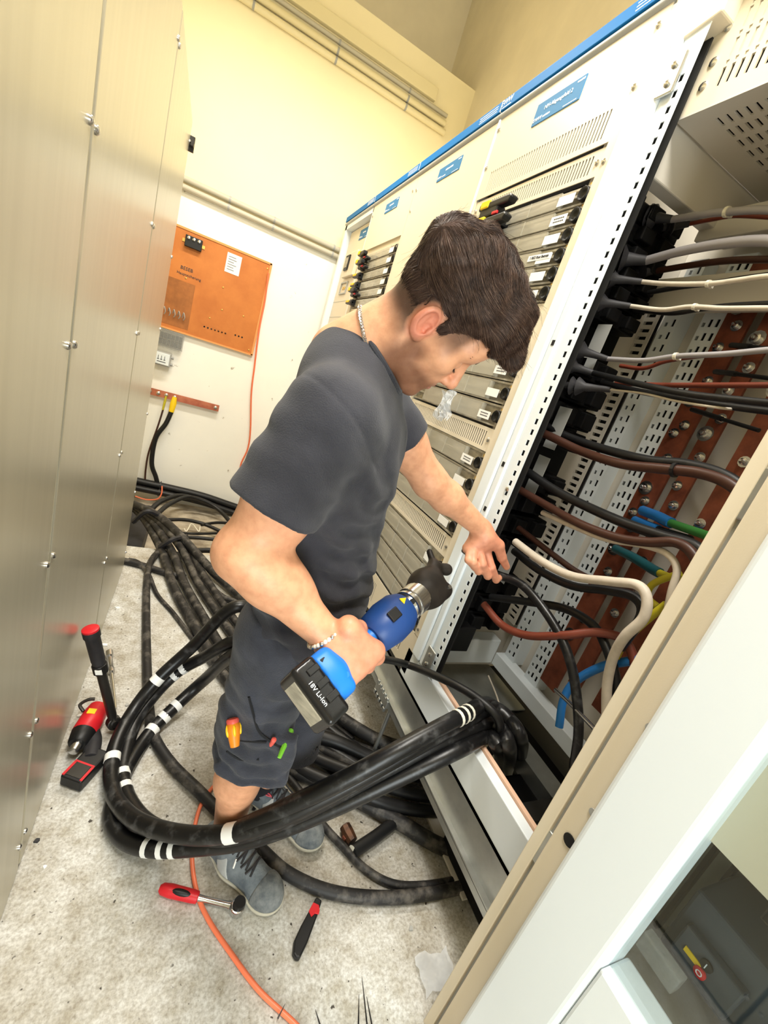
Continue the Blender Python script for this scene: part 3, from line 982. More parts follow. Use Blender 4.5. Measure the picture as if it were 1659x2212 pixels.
for y0, y1, z0, z1, zs in ((0.896, 0.973, 0.62, 2.15, (2.10, 2.02, 1.965, 1.90, 1.80, 1.74, 1.66, 1.63, 1.55, 1.44, 1.40, 1.35, 1.30, 1.21, 1.13, 1.05, 0.93, 0.85)),
                           (0.818, 0.868, 0.70, 2.15, (2.02, 1.93, 1.85, 1.78, 1.70, 1.65, 1.58, 1.48, 1.42, 1.32, 1.22, 1.12, 1.02)),
                           (0.700, 0.755, 0.70, 2.15, (2.0, 1.8, 1.6, 1.4))):
    cbm = MB().box(1.385, 1.395, y0, y1, z0, z1).build('copper_bar', 'copper', bay)
    for k, z in enumerate(zs):
        bolt(cbm, 1.385, (y0 + y1) / 2 + (0.012 if k % 2 else -0.008), z, 0.014 if k % 4 == 1 else 0.0095)
    MB().box(1.395, 1.46, y0 + 0.01, y1 - 0.01, z1 - 0.06, z1 - 0.03).build('bar_support', 'black_plastic', bay)
# base of the bay
MB().box(1.36, 1.42, 0.45, 1.20, 0.50, 0.56).build('base_beam', 'cab_white', bay, bevel=0.003)
MB().box(1.02, 1.36, 1.20, 1.262, 0.50, 0.62).build('base_beam', 'cab_white', bay, bevel=0.003)
MB().box(0.975, 1.46, 1.02, 1.30, 0.405, 0.41).build('base_plate', 'zinc', bay)
MB().box(1.28, 1.36, 0.45, 1.05, 0.33, 0.40).build('base_channel', 'zinc', bay)
MB().box(1.40, 1.55, 0.45, 1.30, 0.27, 0.40).build('base_channel', 'dark_metal', bay)
MB().box(1.05, 1.25, 0.62, 1.0, 0.02, 0.03).build('cover_sheet', 'cab_inner', bay)
MB().box(1.06, 1.40, 0.52, 0.80, 0.03, 0.34).build('cable_trough', 'housing_black', bay, bevel=0.01)
MB().box(1.0, 1.40, 0.60, 0.66, 0.36, 0.40).build('base_channel', 'dark_metal', bay)

# black terminal housings of the fuse strips reaching into the bay
ZR = (2.197, 2.139, 2.083, 2.025, 1.970, 1.912, 1.745, 1.664, 1.585, 1.505, 1.335, 1.251, 1.165, 1.079, 0.910, 0.828, 0.745)
hm, bm_ = {}, None
def housing(h):
    m = MB()
    m.box(0, 0.29, 0, 0.095, -h * 0.46, h * 0.40)
    for k in range(3):
        m.box(0.02 + k * 0.095, 0.075 + k * 0.095, -0.03, 0.0, -h * 0.38, h * 0.30)
    return m.mesh('terminal_housing', 'housing_black')
for z in ZR:
    h = 0.056 if z > 1.9 else 0.08
    if h not in hm:
        hm[h] = housing(h)
    link('terminal_housing', hm[h], bay, loc=(0.985, 1.166, z), bevel=0.004)
MB().box(0.965, 1.31, 1.253, 1.2595, 0.66, 2.22).build('unlit_interior_sheet', 'housing_black', bay)  # black sheet added for the unlit interior between the housings
pl_m = MB().box(0, 0.002, 0, 0.055, -0.07, 0.07).mesh('mounting_plate', 'cab_grey')
for (x, y, z) in ((1.20, 1.085, 2.30), (1.10, 1.10, 1.80), (1.08, 1.09, 1.53), (1.09, 1.10, 1.36), (1.12, 1.09, 1.02)):
    link('mounting_plate', pl_m, bay, loc=(x, y, z))
MB().box(0.99, 1.12, 1.12, 1.262, 0.62, 0.73).build('socket_box', 'black_plastic', bay, bevel=0.004)

# finned rubber boot with heat-shrink sleeve; one per cable
def boot_parts(parent, p0, p1, r):
    d = np.asarray(p1, float) - np.asarray(p0, float)
    L = np.linalg.norm(d)
    prof = [(0, r * 1.3), (L * .12, r * 1.3), (L * .13, r * 3.6), (L * .27, r * 1.5), (L * .28, r * 3.6), (L * .45, r * 1.6), (L * .7, r * 1.25), (L, r * 1.05)]
    b = MB().lathe(prof, p0, d, 14).build('rubber_boot', 'black_rough', parent, smooth=True)
    return b
def tie(parent, p, d, r, mat='tie_white'):
    d = unit(d)
    u, v, _ = frame_for(d)
    MB().lathe([(-0.004, r), (0.004, r)], p, d, 12).build('cable_tie', mat, parent)
    MB().obox(np.asarray(p) + u * (r + .004), (0.004, 0.006, 0.005), (u, v, d)).build('tie_head', mat, parent)
def cable(name, label, mat, r, pts, group=None, boot=None, ties=(), n=6, sides=10, tiemat='tie_white', category='cable', bands=(), bandmat='paper'):
    S_ = spline(pts, n)
    c = thing(name, label, category, tuple(float(x) for x in np.min(np.array(S_), axis=0) * 0.5 + np.max(np.array(S_), axis=0) * 0.5), group)
    MB().tube(S_, r, sides).build('sheath', mat, c, smooth=True)
    if boot:
        boot_parts(c, boot, S_[0], r if r > .007 else 0.008)
    for t_ in ties:
        i = min(int(t_ * (len(S_) - 1)), len(S_) - 2)
        tie(c, S_[i], S_[i + 1] - S_[i], r * 1.35, tiemat)
    for t_, wdt in bands:
        i = min(int(t_ * (len(S_) - 1)), len(S_) - 2)
        d = unit(S_[i + 1] - S_[i])
        MB().lathe([(-wdt / 2, r * 1.04), (wdt / 2, r * 1.04)], S_[i], d, 14).build('marker_band', bandmat, c, smooth=True)
    return c
GB = 'cables running through the open bay'
cable('grey_cable', 'topmost grey cable with finned black boot in the open bay', 'cable_grey', 0.0095, [(1.150, 1.102, 2.185), (1.150, 1.006, 2.180), (1.150, 0.941, 2.173), (1.150, 0.837, 2.157), (1.150, 0.726, 2.120)], GB, boot=(1.120, 1.174, 2.193), ties=(0.5,))
cable('brown_cable', 'thin brown cable just under the topmost grey cable', 'cable_red_brown', 0.006, [(1.240, 1.120, 2.213), (1.240, 1.047, 2.213), (1.240, 0.982, 2.210), (1.240, 0.868, 2.184)], GB, boot=(1.180, 1.154, 2.184))
cable('grey_cable', 'thicker grey cable second from the top in the open bay', 'cable_grey', 0.0125, [(1.130, 1.109, 2.066), (1.130, 1.007, 2.078), (1.130, 0.895, 2.082), (1.130, 0.786, 2.073), (1.130, 0.662, 2.037)], GB, boot=(1.060, 1.176, 2.052))
cable('brown_cable', 'dark brown cable below the thicker grey cable', 'cable_brown', 0.009, [(1.220, 1.145, 2.074), (1.220, 1.020, 2.080), (1.220, 0.917, 2.080), (1.220, 0.803, 2.070)], GB, boot=(1.160, 1.162, 2.044))
cable('light_grey_cable', 'light grey cable with white tie, third finned boot from the top', 'cable_lightgrey', 0.0065, [(1.120, 1.081, 2.000), (1.120, 0.994, 1.988), (1.120, 0.872, 1.980), (1.120, 0.806, 1.983), (1.120, 0.739, 1.987), (1.120, 0.647, 1.981)], GB, boot=(1.050, 1.182, 1.993), ties=(0.42,))
cable('black_cable', 'thin black cable tied below the upper light grey cable', 'cable_black', 0.007, [(1.170, 1.088, 1.988), (1.170, 0.989, 1.998), (1.170, 0.899, 2.002), (1.170, 0.833, 2.008), (1.170, 0.744, 2.013)], GB)
cable('light_grey_cable', 'light grey cable with white tie, fourth finned boot from the top', 'cable_lightgrey', 0.0062, [(1.110, 1.073, 1.927), (1.110, 0.962, 1.914), (1.110, 0.884, 1.920), (1.110, 0.798, 1.914), (1.110, 0.697, 1.912), (1.110, 0.607, 1.906)], GB, boot=(1.040, 1.171, 1.920), ties=(0.45,))
cable('black_cable', 'thin black cable drooping under the lower light grey cable', 'cable_black', 0.007, [(1.160, 1.102, 1.936), (1.160, 0.971, 1.923), (1.160, 0.894, 1.932), (1.160, 0.815, 1.939), (1.160, 0.704, 1.941)], GB)
cable('grey_cable', 'dark grey cable from the fifth boot, beside the copper bars', 'cable_grey', 0.007, [(1.100, 1.061, 1.768), (1.100, 0.936, 1.773), (1.100, 0.848, 1.791), (1.100, 0.736, 1.804), (1.100, 0.646, 1.819), (1.100, 0.566, 1.829)], GB, boot=(1.030, 1.155, 1.775), ties=(0.40,))
cable('brown_cable', 'thin red-brown cable joining the dark grey cable at its tie', 'cable_red_brown', 0.006, [(1.160, 1.058, 1.766), (1.160, 0.975, 1.766), (1.160, 0.914, 1.792), (1.160, 0.820, 1.814), (1.160, 0.655, 1.842)], GB)
cable('black_cable', 'black cable from the sixth boot crossing the copper bars', 'cable_black', 0.0085, [(1.090, 1.083, 1.720), (1.090, 0.907, 1.707), (1.090, 0.768, 1.701), (1.090, 0.659, 1.704), (1.090, 0.505, 1.712)], GB, boot=(1.030, 1.159, 1.724))
cable('black_cable', 'lower black cable of the pair crossing the copper bars', 'cable_black', 0.0085, [(1.130, 1.070, 1.703), (1.130, 0.930, 1.695), (1.130, 0.789, 1.695), (1.130, 0.674, 1.695), (1.130, 0.514, 1.702)], GB)
cable('brown_cable', 'straight red-brown cable across the copper bars', 'cable_red_brown', 0.007, [(1.150, 1.037, 1.711), (1.150, 0.899, 1.723), (1.150, 0.764, 1.740), (1.150, 0.636, 1.757), (1.150, 0.554, 1.768)], GB)
cable('white_wire', 'thin white wire from the seventh boot', 'cable_lightgrey', 0.0032, [(1.100, 1.000, 1.681), (1.100, 0.888, 1.686), (1.100, 0.789, 1.681), (1.100, 0.673, 1.683), (1.200, 0.693, 1.705)], GB, boot=(1.040, 1.117, 1.662))
cable('brown_cable', 'thick brown cable of the tied pair in mid bay', 'cable_brown', 0.0135, [(1.040, 1.183, 1.505), (1.060, 1.084, 1.496), (1.080, 0.976, 1.486), (1.080, 0.839, 1.489), (1.080, 0.723, 1.511), (1.080, 0.636, 1.528), (1.080, 0.566, 1.525), (1.080, 0.510, 1.498), (1.080, 0.457, 1.446)], GB, ties=(0.55,), tiemat='black_plastic')
cable('black_cable', 'thick black cable tied above the thick brown one', 'cable_black', 0.0135, [(1.080, 1.194, 1.529), (1.100, 1.071, 1.514), (1.110, 0.927, 1.513), (1.110, 0.790, 1.521), (1.110, 0.694, 1.539), (1.110, 0.605, 1.541), (1.110, 0.533, 1.516), (1.110, 0.479, 1.462)], GB)
cable('black_cable', 'thick black cable sagging over the lower copper bars', 'cable_black', 0.0145, [(1.060, 1.141, 1.362), (1.080, 1.012, 1.344), (1.100, 0.890, 1.340), (1.100, 0.758, 1.345), (1.100, 0.653, 1.357), (1.100, 0.574, 1.368), (1.100, 0.516, 1.339), (1.100, 0.475, 1.279)], GB)
cable('brown_cable', 'thick brown cable sagging below the thick black one', 'cable_brown', 0.0125, [(1.040, 1.155, 1.300), (1.060, 1.026, 1.293), (1.070, 0.870, 1.290), (1.070, 0.743, 1.305), (1.070, 0.658, 1.332), (1.070, 0.598, 1.361), (1.070, 0.549, 1.352), (1.070, 0.503, 1.307)], GB)
cable('light_grey_cable', 'light grey cable curving under the brown one in the lower bay', 'cable_lightgrey', 0.0085, [(1.080, 1.024, 1.261), (1.080, 0.887, 1.272), (1.080, 0.772, 1.286), (1.080, 0.671, 1.318), (1.080, 0.610, 1.326), (1.080, 0.572, 1.304), (1.080, 0.557, 1.249), (1.090, 0.540, 1.183), (1.100, 0.503, 1.104)], GB)
cable('light_grey_cable', 'thick pale cable looping down near the left hand', 'cable_lightgrey', 0.0125, [(1.030, 1.033, 1.141), (1.030, 0.899, 1.140), (1.030, 0.781, 1.157), (1.030, 0.670, 1.206), (1.030, 0.608, 1.234), (1.030, 0.573, 1.221), (1.030, 0.556, 1.174), (1.030, 0.572, 1.109), (1.050, 0.583, 1.037), (1.070, 0.573, 0.957), (1.090, 0.540, 0.866)], GB, n=8)
cable('black_cable', 'black cable running just under the thick pale cable', 'cable_black', 0.0125, [(1.060, 1.051, 1.101), (1.060, 0.918, 1.100), (1.060, 0.789, 1.123), (1.060, 0.689, 1.170), (1.060, 0.616, 1.196), (1.060, 0.579, 1.166), (1.080, 0.596, 1.057)], GB)
cable('brown_cable', 'brown cable slanting down behind the thick pale cable', 'cable_brown', 0.010, [(1.100, 1.116, 1.166), (1.120, 0.957, 1.150), (1.140, 0.847, 1.141), (1.160, 0.763, 1.154), (1.180, 0.695, 1.178)], GB)
cable('brown_cable', 'red-brown cable arching low beside the dark cable in the hand', 'cable_red_brown', 0.0125, [(0.990, 1.008, 0.907), (1.000, 0.907, 0.896), (1.020, 0.818, 0.924), (1.040, 0.723, 0.998), (1.080, 0.669, 1.050), (1.110, 0.611, 1.068), (1.120, 0.555, 1.018), (1.120, 0.501, 0.934)], GB, n=8)
cable('black_cable', 'black cable arching down at the back of the lower bay', 'cable_black', 0.013, [(1.050, 1.052, 0.912), (1.080, 0.923, 0.980), (1.100, 0.805, 1.036), (1.100, 0.703, 1.051), (1.100, 0.638, 1.023), (1.100, 0.576, 0.969), (1.110, 0.526, 0.879)], GB, n=8)
# lugged earth conductors on the copper bars
def lug(name, label, m1, m2, p, r, lab2=None):
    S_ = spline(p, 6)
    k = max(2, int(len(S_) * 0.5))
    c = thing(name, label, 'cable', tuple(S_[0]), 'lugged conductors bolted to the copper bars')
    MB().tube(S_[:k + 1], r * 1.35, 10).build('heat_shrink', m1, c, smooth=True)
    MB().tube(S_[k:], r, 10).build('conductor', m2, c, smooth=True)
    return c
lug('blue_lug_cable', 'upper blue sleeved conductor turning green at the copper bar', 'cable_blue', 'cable_green', [(1.330, 0.883, 1.373), (1.300, 0.813, 1.378), (1.270, 0.748, 1.379), (1.200, 0.621, 1.392), (1.180, 0.567, 1.396)], 0.012)
lug('blue_lug_cable', 'lower blue sleeved conductor at the copper bar', 'cable_blue', 'cable_black', [(1.330, 0.890, 1.335), (1.300, 0.816, 1.341), (1.270, 0.747, 1.350), (1.220, 0.655, 1.365)], 0.011)
lug('teal_lug_cable', 'dark teal sleeved conductor at the lower copper bar', 'cable_teal', 'cable_yellowgreen', [(1.340, 0.911, 1.221), (1.300, 0.815, 1.233), (1.260, 0.702, 1.239), (1.200, 0.616, 1.265), (1.160, 0.547, 1.315)], 0.011)
cable('earth_conductor', 'yellow-green conductor looping at the right of the lower bay', 'cable_yellowgreen', 0.009, [(1.160, 0.602, 1.286), (1.160, 0.648, 1.225), (1.160, 0.642, 1.188), (1.160, 0.610, 1.180)], GB)
cable('earth_conductor', 'yellow-green conductor hanging down the lower bay', 'cable_yellowgreen', 0.010, [(1.100, 0.563, 1.214), (1.100, 0.588, 1.142), (1.100, 0.605, 1.072), (1.100, 0.605, 1.020)], GB)
cable('blue_cable', 'blue cable at the bottom of the open bay', 'cable_blue', 0.012, [(1.120, 0.548, 1.068), (1.120, 0.590, 1.018), (1.120, 0.636, 0.963), (1.120, 0.680, 0.875), (1.120, 0.687, 0.800), (1.120, 0.659, 0.721)], GB)
cable('thin_wire', 'thin pale wire hanging into the floor of the bay', 'cable_lightgrey', 0.003, [(1.150, 1.001, 0.607), (1.130, 0.903, 0.591), (1.100, 0.822, 0.570), (1.080, 0.799, 0.515), (1.060, 0.796, 0.448)], GB)
cable('steel_rod', 'short steel rod with collar at the foot of the bay', 'steel', 0.006, [(1.100, 0.710, 0.813), (1.070, 0.628, 0.836), (1.020, 0.520, 0.868)], None, category='rod')
for pts, lab in (([(1.360, 0.898, 1.903), (1.300, 0.809, 1.883), (1.250, 0.713, 1.865)], 'thin dark conductor bolted high on the near copper bar'),
                 ([(1.360, 0.904, 1.825), (1.300, 0.807, 1.810), (1.240, 0.673, 1.793)], 'thin dark conductor bolted midway on the near copper bar'),
                 ([(1.360, 0.914, 1.708), (1.320, 0.794, 1.691), (1.280, 0.673, 1.675)], 'thin grey conductor bolted low on the near copper bar')):
    lug('thin_lug_cable', lab, 'cable_black', 'cable_black', pts, 0.0055)

# ------------------------------------------------ near post of the bay and glazed cabinet in the right foreground
XG = 0.80
npst = thing('cabinet_post', 'beige near post of the open bay with groove and hinges', 'post', (XG, 0.37, 0))
MB().box(XG, XG + 0.03, 0.386, 0.411, 0, 2.63).build('post_flange', 'cab_beige', npst, bevel=0.002)
MB().box(XG + 0.010, XG + 0.03, 0.376, 0.386, 0, 2.63).build('post_groove', 'cab_grey', npst)
MB().box(XG - 0.004, XG + 0.03, 0.333, 0.376, 0, 2.63).build('post_face', 'cab_beige', npst, bevel=0.003)
for p_ in ((0.800, 0.386, 1.515), (0.800, 0.411, 0.707)):
    MB().box(XG + 0.002, XG + 0.012, 0.374, 0.388, p_[2] - 0.045, p_[2] + 0.045).build('hinge', 'zinc', npst, bevel=0.003)
for p_, r in (((0.790, 0.343, 0.788), 0.013), ((0.790, 0.329, 1.091), 0.008), ((0.790, 0.334, 0.877), 0.008)):
    MB().lathe([(0, r), (0.002, r)], (XG - 0.0045, p_[1], p_[2]), (-1, 0, 0), 16).build('lock_hole', 'cab_grey' if r < .01 else 'dark_gap', npst)
MB().box(XG + 0.03, 1.0, 0.395, 0.408, 0.0, 2.63).build('post_return', 'cab_inner', npst)
gc = thing('glazed_cabinet', 'white switchgear cabinet with a glazed door in the right foreground', 'cabinet', (1.2, 0.0, 0))
MB().box(XG - 0.030, XG + 0.05, 0.196, 0.328, 0, 2.70).build('door_stile', 'cab_white', gc, bevel=0.012, seg=4)
MB().box(XG - 0.026, XG + 0.05, -0.45, 0.196, 0.12, 0.700).build('bottom_rail', 'cab_white', gc, bevel=0.006)
MB().box(XG - 0.026, XG + 0.05, -0.45, -0.37, 0.70, 2.70).build('door_stile', 'cab_white', gc, bevel=0.012)
MB().box(XG - 0.026, XG + 0.05, -0.37, 0.196, 2.55, 2.70).build('top_rail', 'cab_white', gc, bevel=0.012)
MB().box(XG + 0.0, XG + 0.05, -0.45, 0.196, 0.0, 0.12).build('kick_plate', 'cab_grey', gc)
def glass_mat():
    m = bpy.data.materials.new('door_glass')
    m.use_nodes = True
    nt = m.node_tree
    nt.nodes.clear()
    o = nt.nodes.new('ShaderNodeOutputMaterial')
    t_ = nt.nodes.new('ShaderNodeBsdfTransparent')
    t_.inputs[0].default_value = (0.90, 0.93, 0.93, 1)
    g_ = nt.nodes.new('ShaderNodeBsdfGlossy')
    g_.inputs['Roughness'].default_value = 0.02
    f_ = nt.nodes.new('ShaderNodeFresnel')
    f_.inputs[0].default_value = 2.0
    ge = nt.nodes.new('ShaderNodeNewGeometry')
    iv = nt.nodes.new('ShaderNodeMath')
    iv.operation = 'SUBTRACT'
    iv.inputs[0].default_value = 1.0
    nt.links.new(ge.outputs['Backfacing'], iv.inputs[1])
    ml = nt.nodes.new('ShaderNodeMath')
    ml.operation = 'MULTIPLY'
    nt.links.new(f_.outputs[0], ml.inputs[0])
    nt.links.new(iv.outputs[0], ml.inputs[1])
    x_ = nt.nodes.new('ShaderNodeMixShader')
    nt.links.new(ml.outputs[0], x_.inputs[0])
    nt.links.new(t_.outputs[0], x_.inputs[1])
    nt.links.new(g_.outputs[0], x_.inputs[2])
    nt.links.new(x_.outputs[0], o.inputs[0])
    M['door_glass'] = m
glass_mat()
MB().box(XG - 0.004, XG, -0.37, 0.196, 0.70, 2.55).build('glass_pane', 'door_glass', gc)
MB().box(XG + 0.03, XG + 0.04, -0.45, 0.328, 1.0, 2.63).build('inner_cover', 'cab_beige', gc)
pmat('breaker_grey', srgb(70, 76, 84), 0.4)
pmat('inner_grey', srgb(176, 172, 158), 0.5)
MB().box(1.10, 1.11, -0.45, 0.328, 0.45, 1.0).build('inner_panel', 'inner_grey', gc)
MB().box(XG + 0.05, 1.10, 0.318, 0.328, 0.3, 2.63).build('side_panel', 'inner_grey', gc)
MB().box(XG + 0.05, 1.10, -0.45, 0.318, 0.60, 0.61).build('floor_panel', 'inner_grey', gc)
MB().box(XG + 0.04, 1.10, -0.45, 0.318, 0.995, 1.0).build('cover_return', 'inner_grey', gc)
sl = MB()
c_ = (0.830, 0.110, 0.972)
sl.box(XG + 0.0290, XG + 0.03, c_[1] - 0.001, c_[1] + 0.001, c_[2], c_[2] + 0.04)
sl.box(XG + 0.0290, XG + 0.03, c_[1] - 0.03, c_[1], c_[2] - 0.001, c_[2] + 0.001)
sl.build('cover_seam', 'dark_metal', gc)
XB = 0.93
yl, rd, wh = (0.928, 0.151, 0.749), (0.928, 0.134, 0.742), (0.928, 0.133, 0.763)
br = MB().box(XB + 0.02, 1.10, rd[1] - 0.10, yl[1] + 0.05, rd[2] - 0.05, yl[2] + 0.09).build('breaker', 'breaker_grey', gc, bevel=0.006)
MB().box(XB, XB + 0.02, rd[1] - 0.05, yl[1] + 0.03, rd[2] - 0.028, yl[2] + 0.035).build('breaker_front', 'breaker_grey', br, bevel=0.004)
MB().box(XB - 0.002, XB, yl[1] - 0.014, yl[1] + 0.014, yl[2] - 0.005, yl[2] + 0.005).build('yellow_label', 'yellow', br)
MB().lathe([(0, 0.0095), (0.004, 0.0095), (0.005, 0.008)], (XB, rd[1], rd[2]), (-1, 0, 0), 18).build('off_button', 'red_plastic', br, smooth=True)
text('lettering', 'O', 0.014, (XB - 0.0056, rd[1], rd[2]), RD, UP, 'white_print', br)
MB().lathe([(0, 0.0095), (0.004, 0.0095), (0.005, 0.008)], (XB, wh[1], wh[2]), (-1, 0, 0), 18).build('on_button', 'black_plastic', br, smooth=True)
text('lettering', 'I', 0.014, (XB - 0.0056, wh[1], wh[2]), RD, UP, 'white_print', br)
MB().box(XB - 0.03, XB - 0.004, rd[1] + 0.005, yl[1] + 0.06, rd[2] - 0.062, rd[2] - 0.024).build('breaker_shield', 'clear_box', br, bevel=0.003)
MB().box(1.0, 1.10, -0.42, rd[1] - 0.115, 0.62, 0.90).build('motor_drive', 'black_plastic', gc, bevel=0.01)
MB().box(0.985, 1.0, rd[1] - 0.16, rd[1] - 0.13, 0.72, 0.75).build('limit_switch', 'cab_grey', gc)
for y in (0.20, 0.235):
    MB().box(1.06, 1.08, y, y + 0.008, 0.61, 0.99).build('inner_strut', 'dark_metal', gc)

# ================================================================ cables on the floor and in the trench
GF = 'thick black cables on the floor'
BK = 'cable_dusty'
R1 = 0.024
def zp(*a):
    return list(a)
cable('floor_cable', 'leftmost thick dusty cable of the bundle running from the trench under the man', BK, 0.026, [(-0.482, 3.721, 0.020), (-0.229, 3.366, 0.030), (-0.045, 2.868, 0.030), (0.068, 2.396, 0.028), (0.181, 2.061, 0.028), (0.293, 1.742, 0.028), (0.416, 1.506, 0.028), (0.575, 1.330, 0.028), (0.747, 1.192, 0.028), (0.930, 1.055, 0.028), (1.155, 0.933, 0.028)], GF, n=8)
cable('floor_cable', 'second cable from the left in the dusty bundle behind the man', BK, 0.025, [(-0.448, 3.590, 0.060), (-0.176, 3.259, 0.070), (0.020, 2.794, 0.060), (0.126, 2.429, 0.030), (0.238, 2.095, 0.028), (0.357, 1.766, 0.028), (0.490, 1.536, 0.028), (0.661, 1.356, 0.028), (0.860, 1.220, 0.028), (1.068, 1.120, 0.028), (1.294, 1.007, 0.028)], GF, n=8)
cable('floor_cable', 'middle cable of the dusty bundle behind the man', BK, 0.024, [(-0.419, 3.486, 0.090), (-0.144, 3.203, 0.100), (0.072, 2.804, 0.080), (0.193, 2.451, 0.040), (0.309, 2.142, 0.030), (0.429, 1.854, 0.028), (0.572, 1.592, 0.028), (0.757, 1.402, 0.028), (0.946, 1.273, 0.028), (1.140, 1.171, 0.028), (1.364, 1.078, 0.028)], GF, n=8)
cable('floor_cable', 'fourth cable from the left in the dusty bundle behind the man', BK, 0.022, [(-0.129, 3.250, 0.060), (0.108, 2.859, 0.050), (0.247, 2.505, 0.030), (0.366, 2.178, 0.025), (0.471, 1.935, 0.025), (0.663, 1.594, 0.025), (0.874, 1.332, 0.025), (1.242, 1.128, 0.025)], GF, n=8)
cable('floor_cable', 'rightmost thick cable of the bundle, bending towards the back of the shorts', BK, 0.027, [(-0.358, 3.413, 0.100), (-0.115, 3.162, 0.130), (0.051, 2.914, 0.120), (0.179, 2.727, 0.080), (0.298, 2.538, 0.050), (0.432, 2.340, 0.035), (0.583, 2.059, 0.030), (0.684, 1.718, 0.030), (0.806, 1.368, 0.060), (1.091, 1.105, 0.070), (1.305, 1.015, 0.070)], GF, n=8)
cable('floor_cable', 'thin cable tucked under the rightmost cable of the bundle', BK, 0.018, [(0.113, 2.863, 0.020), (0.235, 2.519, 0.020), (0.335, 2.339, 0.020), (0.443, 2.240, 0.020), (0.587, 1.871, 0.020), (0.699, 1.538, 0.020), (0.855, 1.263, 0.020)], GF, n=8)
# straps round the bundle
for a, b, c, lab in (((-0.237, 3.125, 0.060), (-0.162, 3.074, 0.180), (-0.061, 3.140, 0.120), 'rubber strap round the bundle close to the metal enclosure'), ((-0.043, 2.816, 0.050), (0.021, 2.784, 0.130), (0.103, 2.929, 0.100), 'rubber strap round the bundle above the floor edge')):
    MB().tube(spline([a, b, c], 6), [0.016] * 13, 6).build('cable_strap', 'black_rough', smooth=True, label=lab, category='strap')
cable('floor_cable', 'single cable dropping straight along the floor left of the bundle', BK, 0.019, [(-0.034, 2.857, 0.020), (-0.076, 2.638, 0.030), (-0.069, 2.411, 0.020), (-0.028, 2.023, 0.020), (0.012, 1.694, 0.020), (0.042, 1.484, 0.020), (0.073, 1.348, 0.020), (0.140, 1.224, 0.020), (0.238, 1.103, 0.020), (0.336, 0.981, 0.020), (0.418, 0.892, 0.020), (0.494, 0.807, 0.020), (0.599, 0.740, 0.020), (0.725, 0.696, 0.020), (0.880, 0.668, 0.020), (1.077, 0.657, 0.020), (1.254, 0.675, 0.020)], GF, n=8)
cable('floor_cable', 'thin cable meandering diagonally between the single cable and the bundle', BK, 0.011, [(-0.197, 2.684, 0.012), (-0.138, 2.656, 0.012), (-0.067, 2.488, 0.030), (-0.004, 2.313, 0.012), (0.089, 2.145, 0.012), (0.187, 1.944, 0.012), (0.306, 1.704, 0.012)], GF, n=8)
cable('floor_cable', 'short thick cable lying across the floor beside the enclosure foot', BK, 0.020, [(-0.232, 2.649, 0.020), (-0.109, 2.608, 0.020), (0.023, 2.545, 0.020), (0.129, 2.511, 0.020)], GF, n=6)
# coil round the man's legs
GL = 'coil of black cables round the legs'
LB = 'cable_coil'
pmat('cable_coil', srgb(19, 19, 20), 0.34, col2=srgb(92, 92, 92), vscale=26, thresh=(0.55, 0.9), bump=0.03, bscale=120)
pmat('band_white', srgb(238, 238, 234), 0.5)
cable('coil_cable', 'outermost cable of the coil, reaching furthest left past the red tools', LB, R1, [(0.903, 1.158, 0.030), (0.719, 1.356, 0.050), (0.537, 1.489, 0.200), (0.372, 1.450, 0.473), (0.257, 1.420, 0.556), (0.153, 1.510, 0.300), (0.051, 1.476, 0.170), (-0.011, 1.405, 0.090), (-0.044, 1.291, 0.060), (-0.041, 1.183, 0.050), (-0.013, 1.085, 0.060), (0.046, 0.983, 0.100), (0.130, 0.893, 0.160), (0.227, 0.820, 0.230), (0.335, 0.759, 0.330), (0.475, 0.730, 0.450), (0.639, 0.726, 0.570), (0.839, 0.761, 0.640), (1.030, 0.832, 0.624), (1.080, 0.788, 0.617), (1.100, 0.733, 0.587), (1.463, 0.935, 0.200), (1.525, 0.954, 0.060)],
      GL, n=8, sides=14, bands=((0.273, 0.028), (0.392, 0.026), (0.614, 0.034)), bandmat='band_white')
cable('coil_cable', 'inner cable of the coil with paired white bands at its left bend', LB, R1, [(0.848, 1.120, 0.030), (0.679, 1.274, 0.050), (0.541, 1.417, 0.140), (0.376, 1.350, 0.409), (0.278, 1.350, 0.456), (0.203, 1.499, 0.260), (0.120, 1.528, 0.160), (0.047, 1.472, 0.090), (0.000, 1.378, 0.050), (-0.011, 1.245, 0.035), (-0.001, 1.157, 0.035), (0.036, 1.060, 0.050), (0.099, 0.968, 0.080), (0.205, 0.868, 0.150), (0.309, 0.800, 0.240), (0.454, 0.761, 0.360), (0.644, 0.748, 0.500), (0.846, 0.758, 0.600), (1.000, 0.800, 0.600), (1.040, 0.762, 0.598), (1.050, 0.719, 0.568), (1.380, 0.912, 0.200), (1.449, 0.941, 0.060)],
      GL, n=8, sides=14, bands=((0.262, 0.022), (0.280, 0.022), (0.443, 0.022), (0.468, 0.022)), bandmat='band_white')
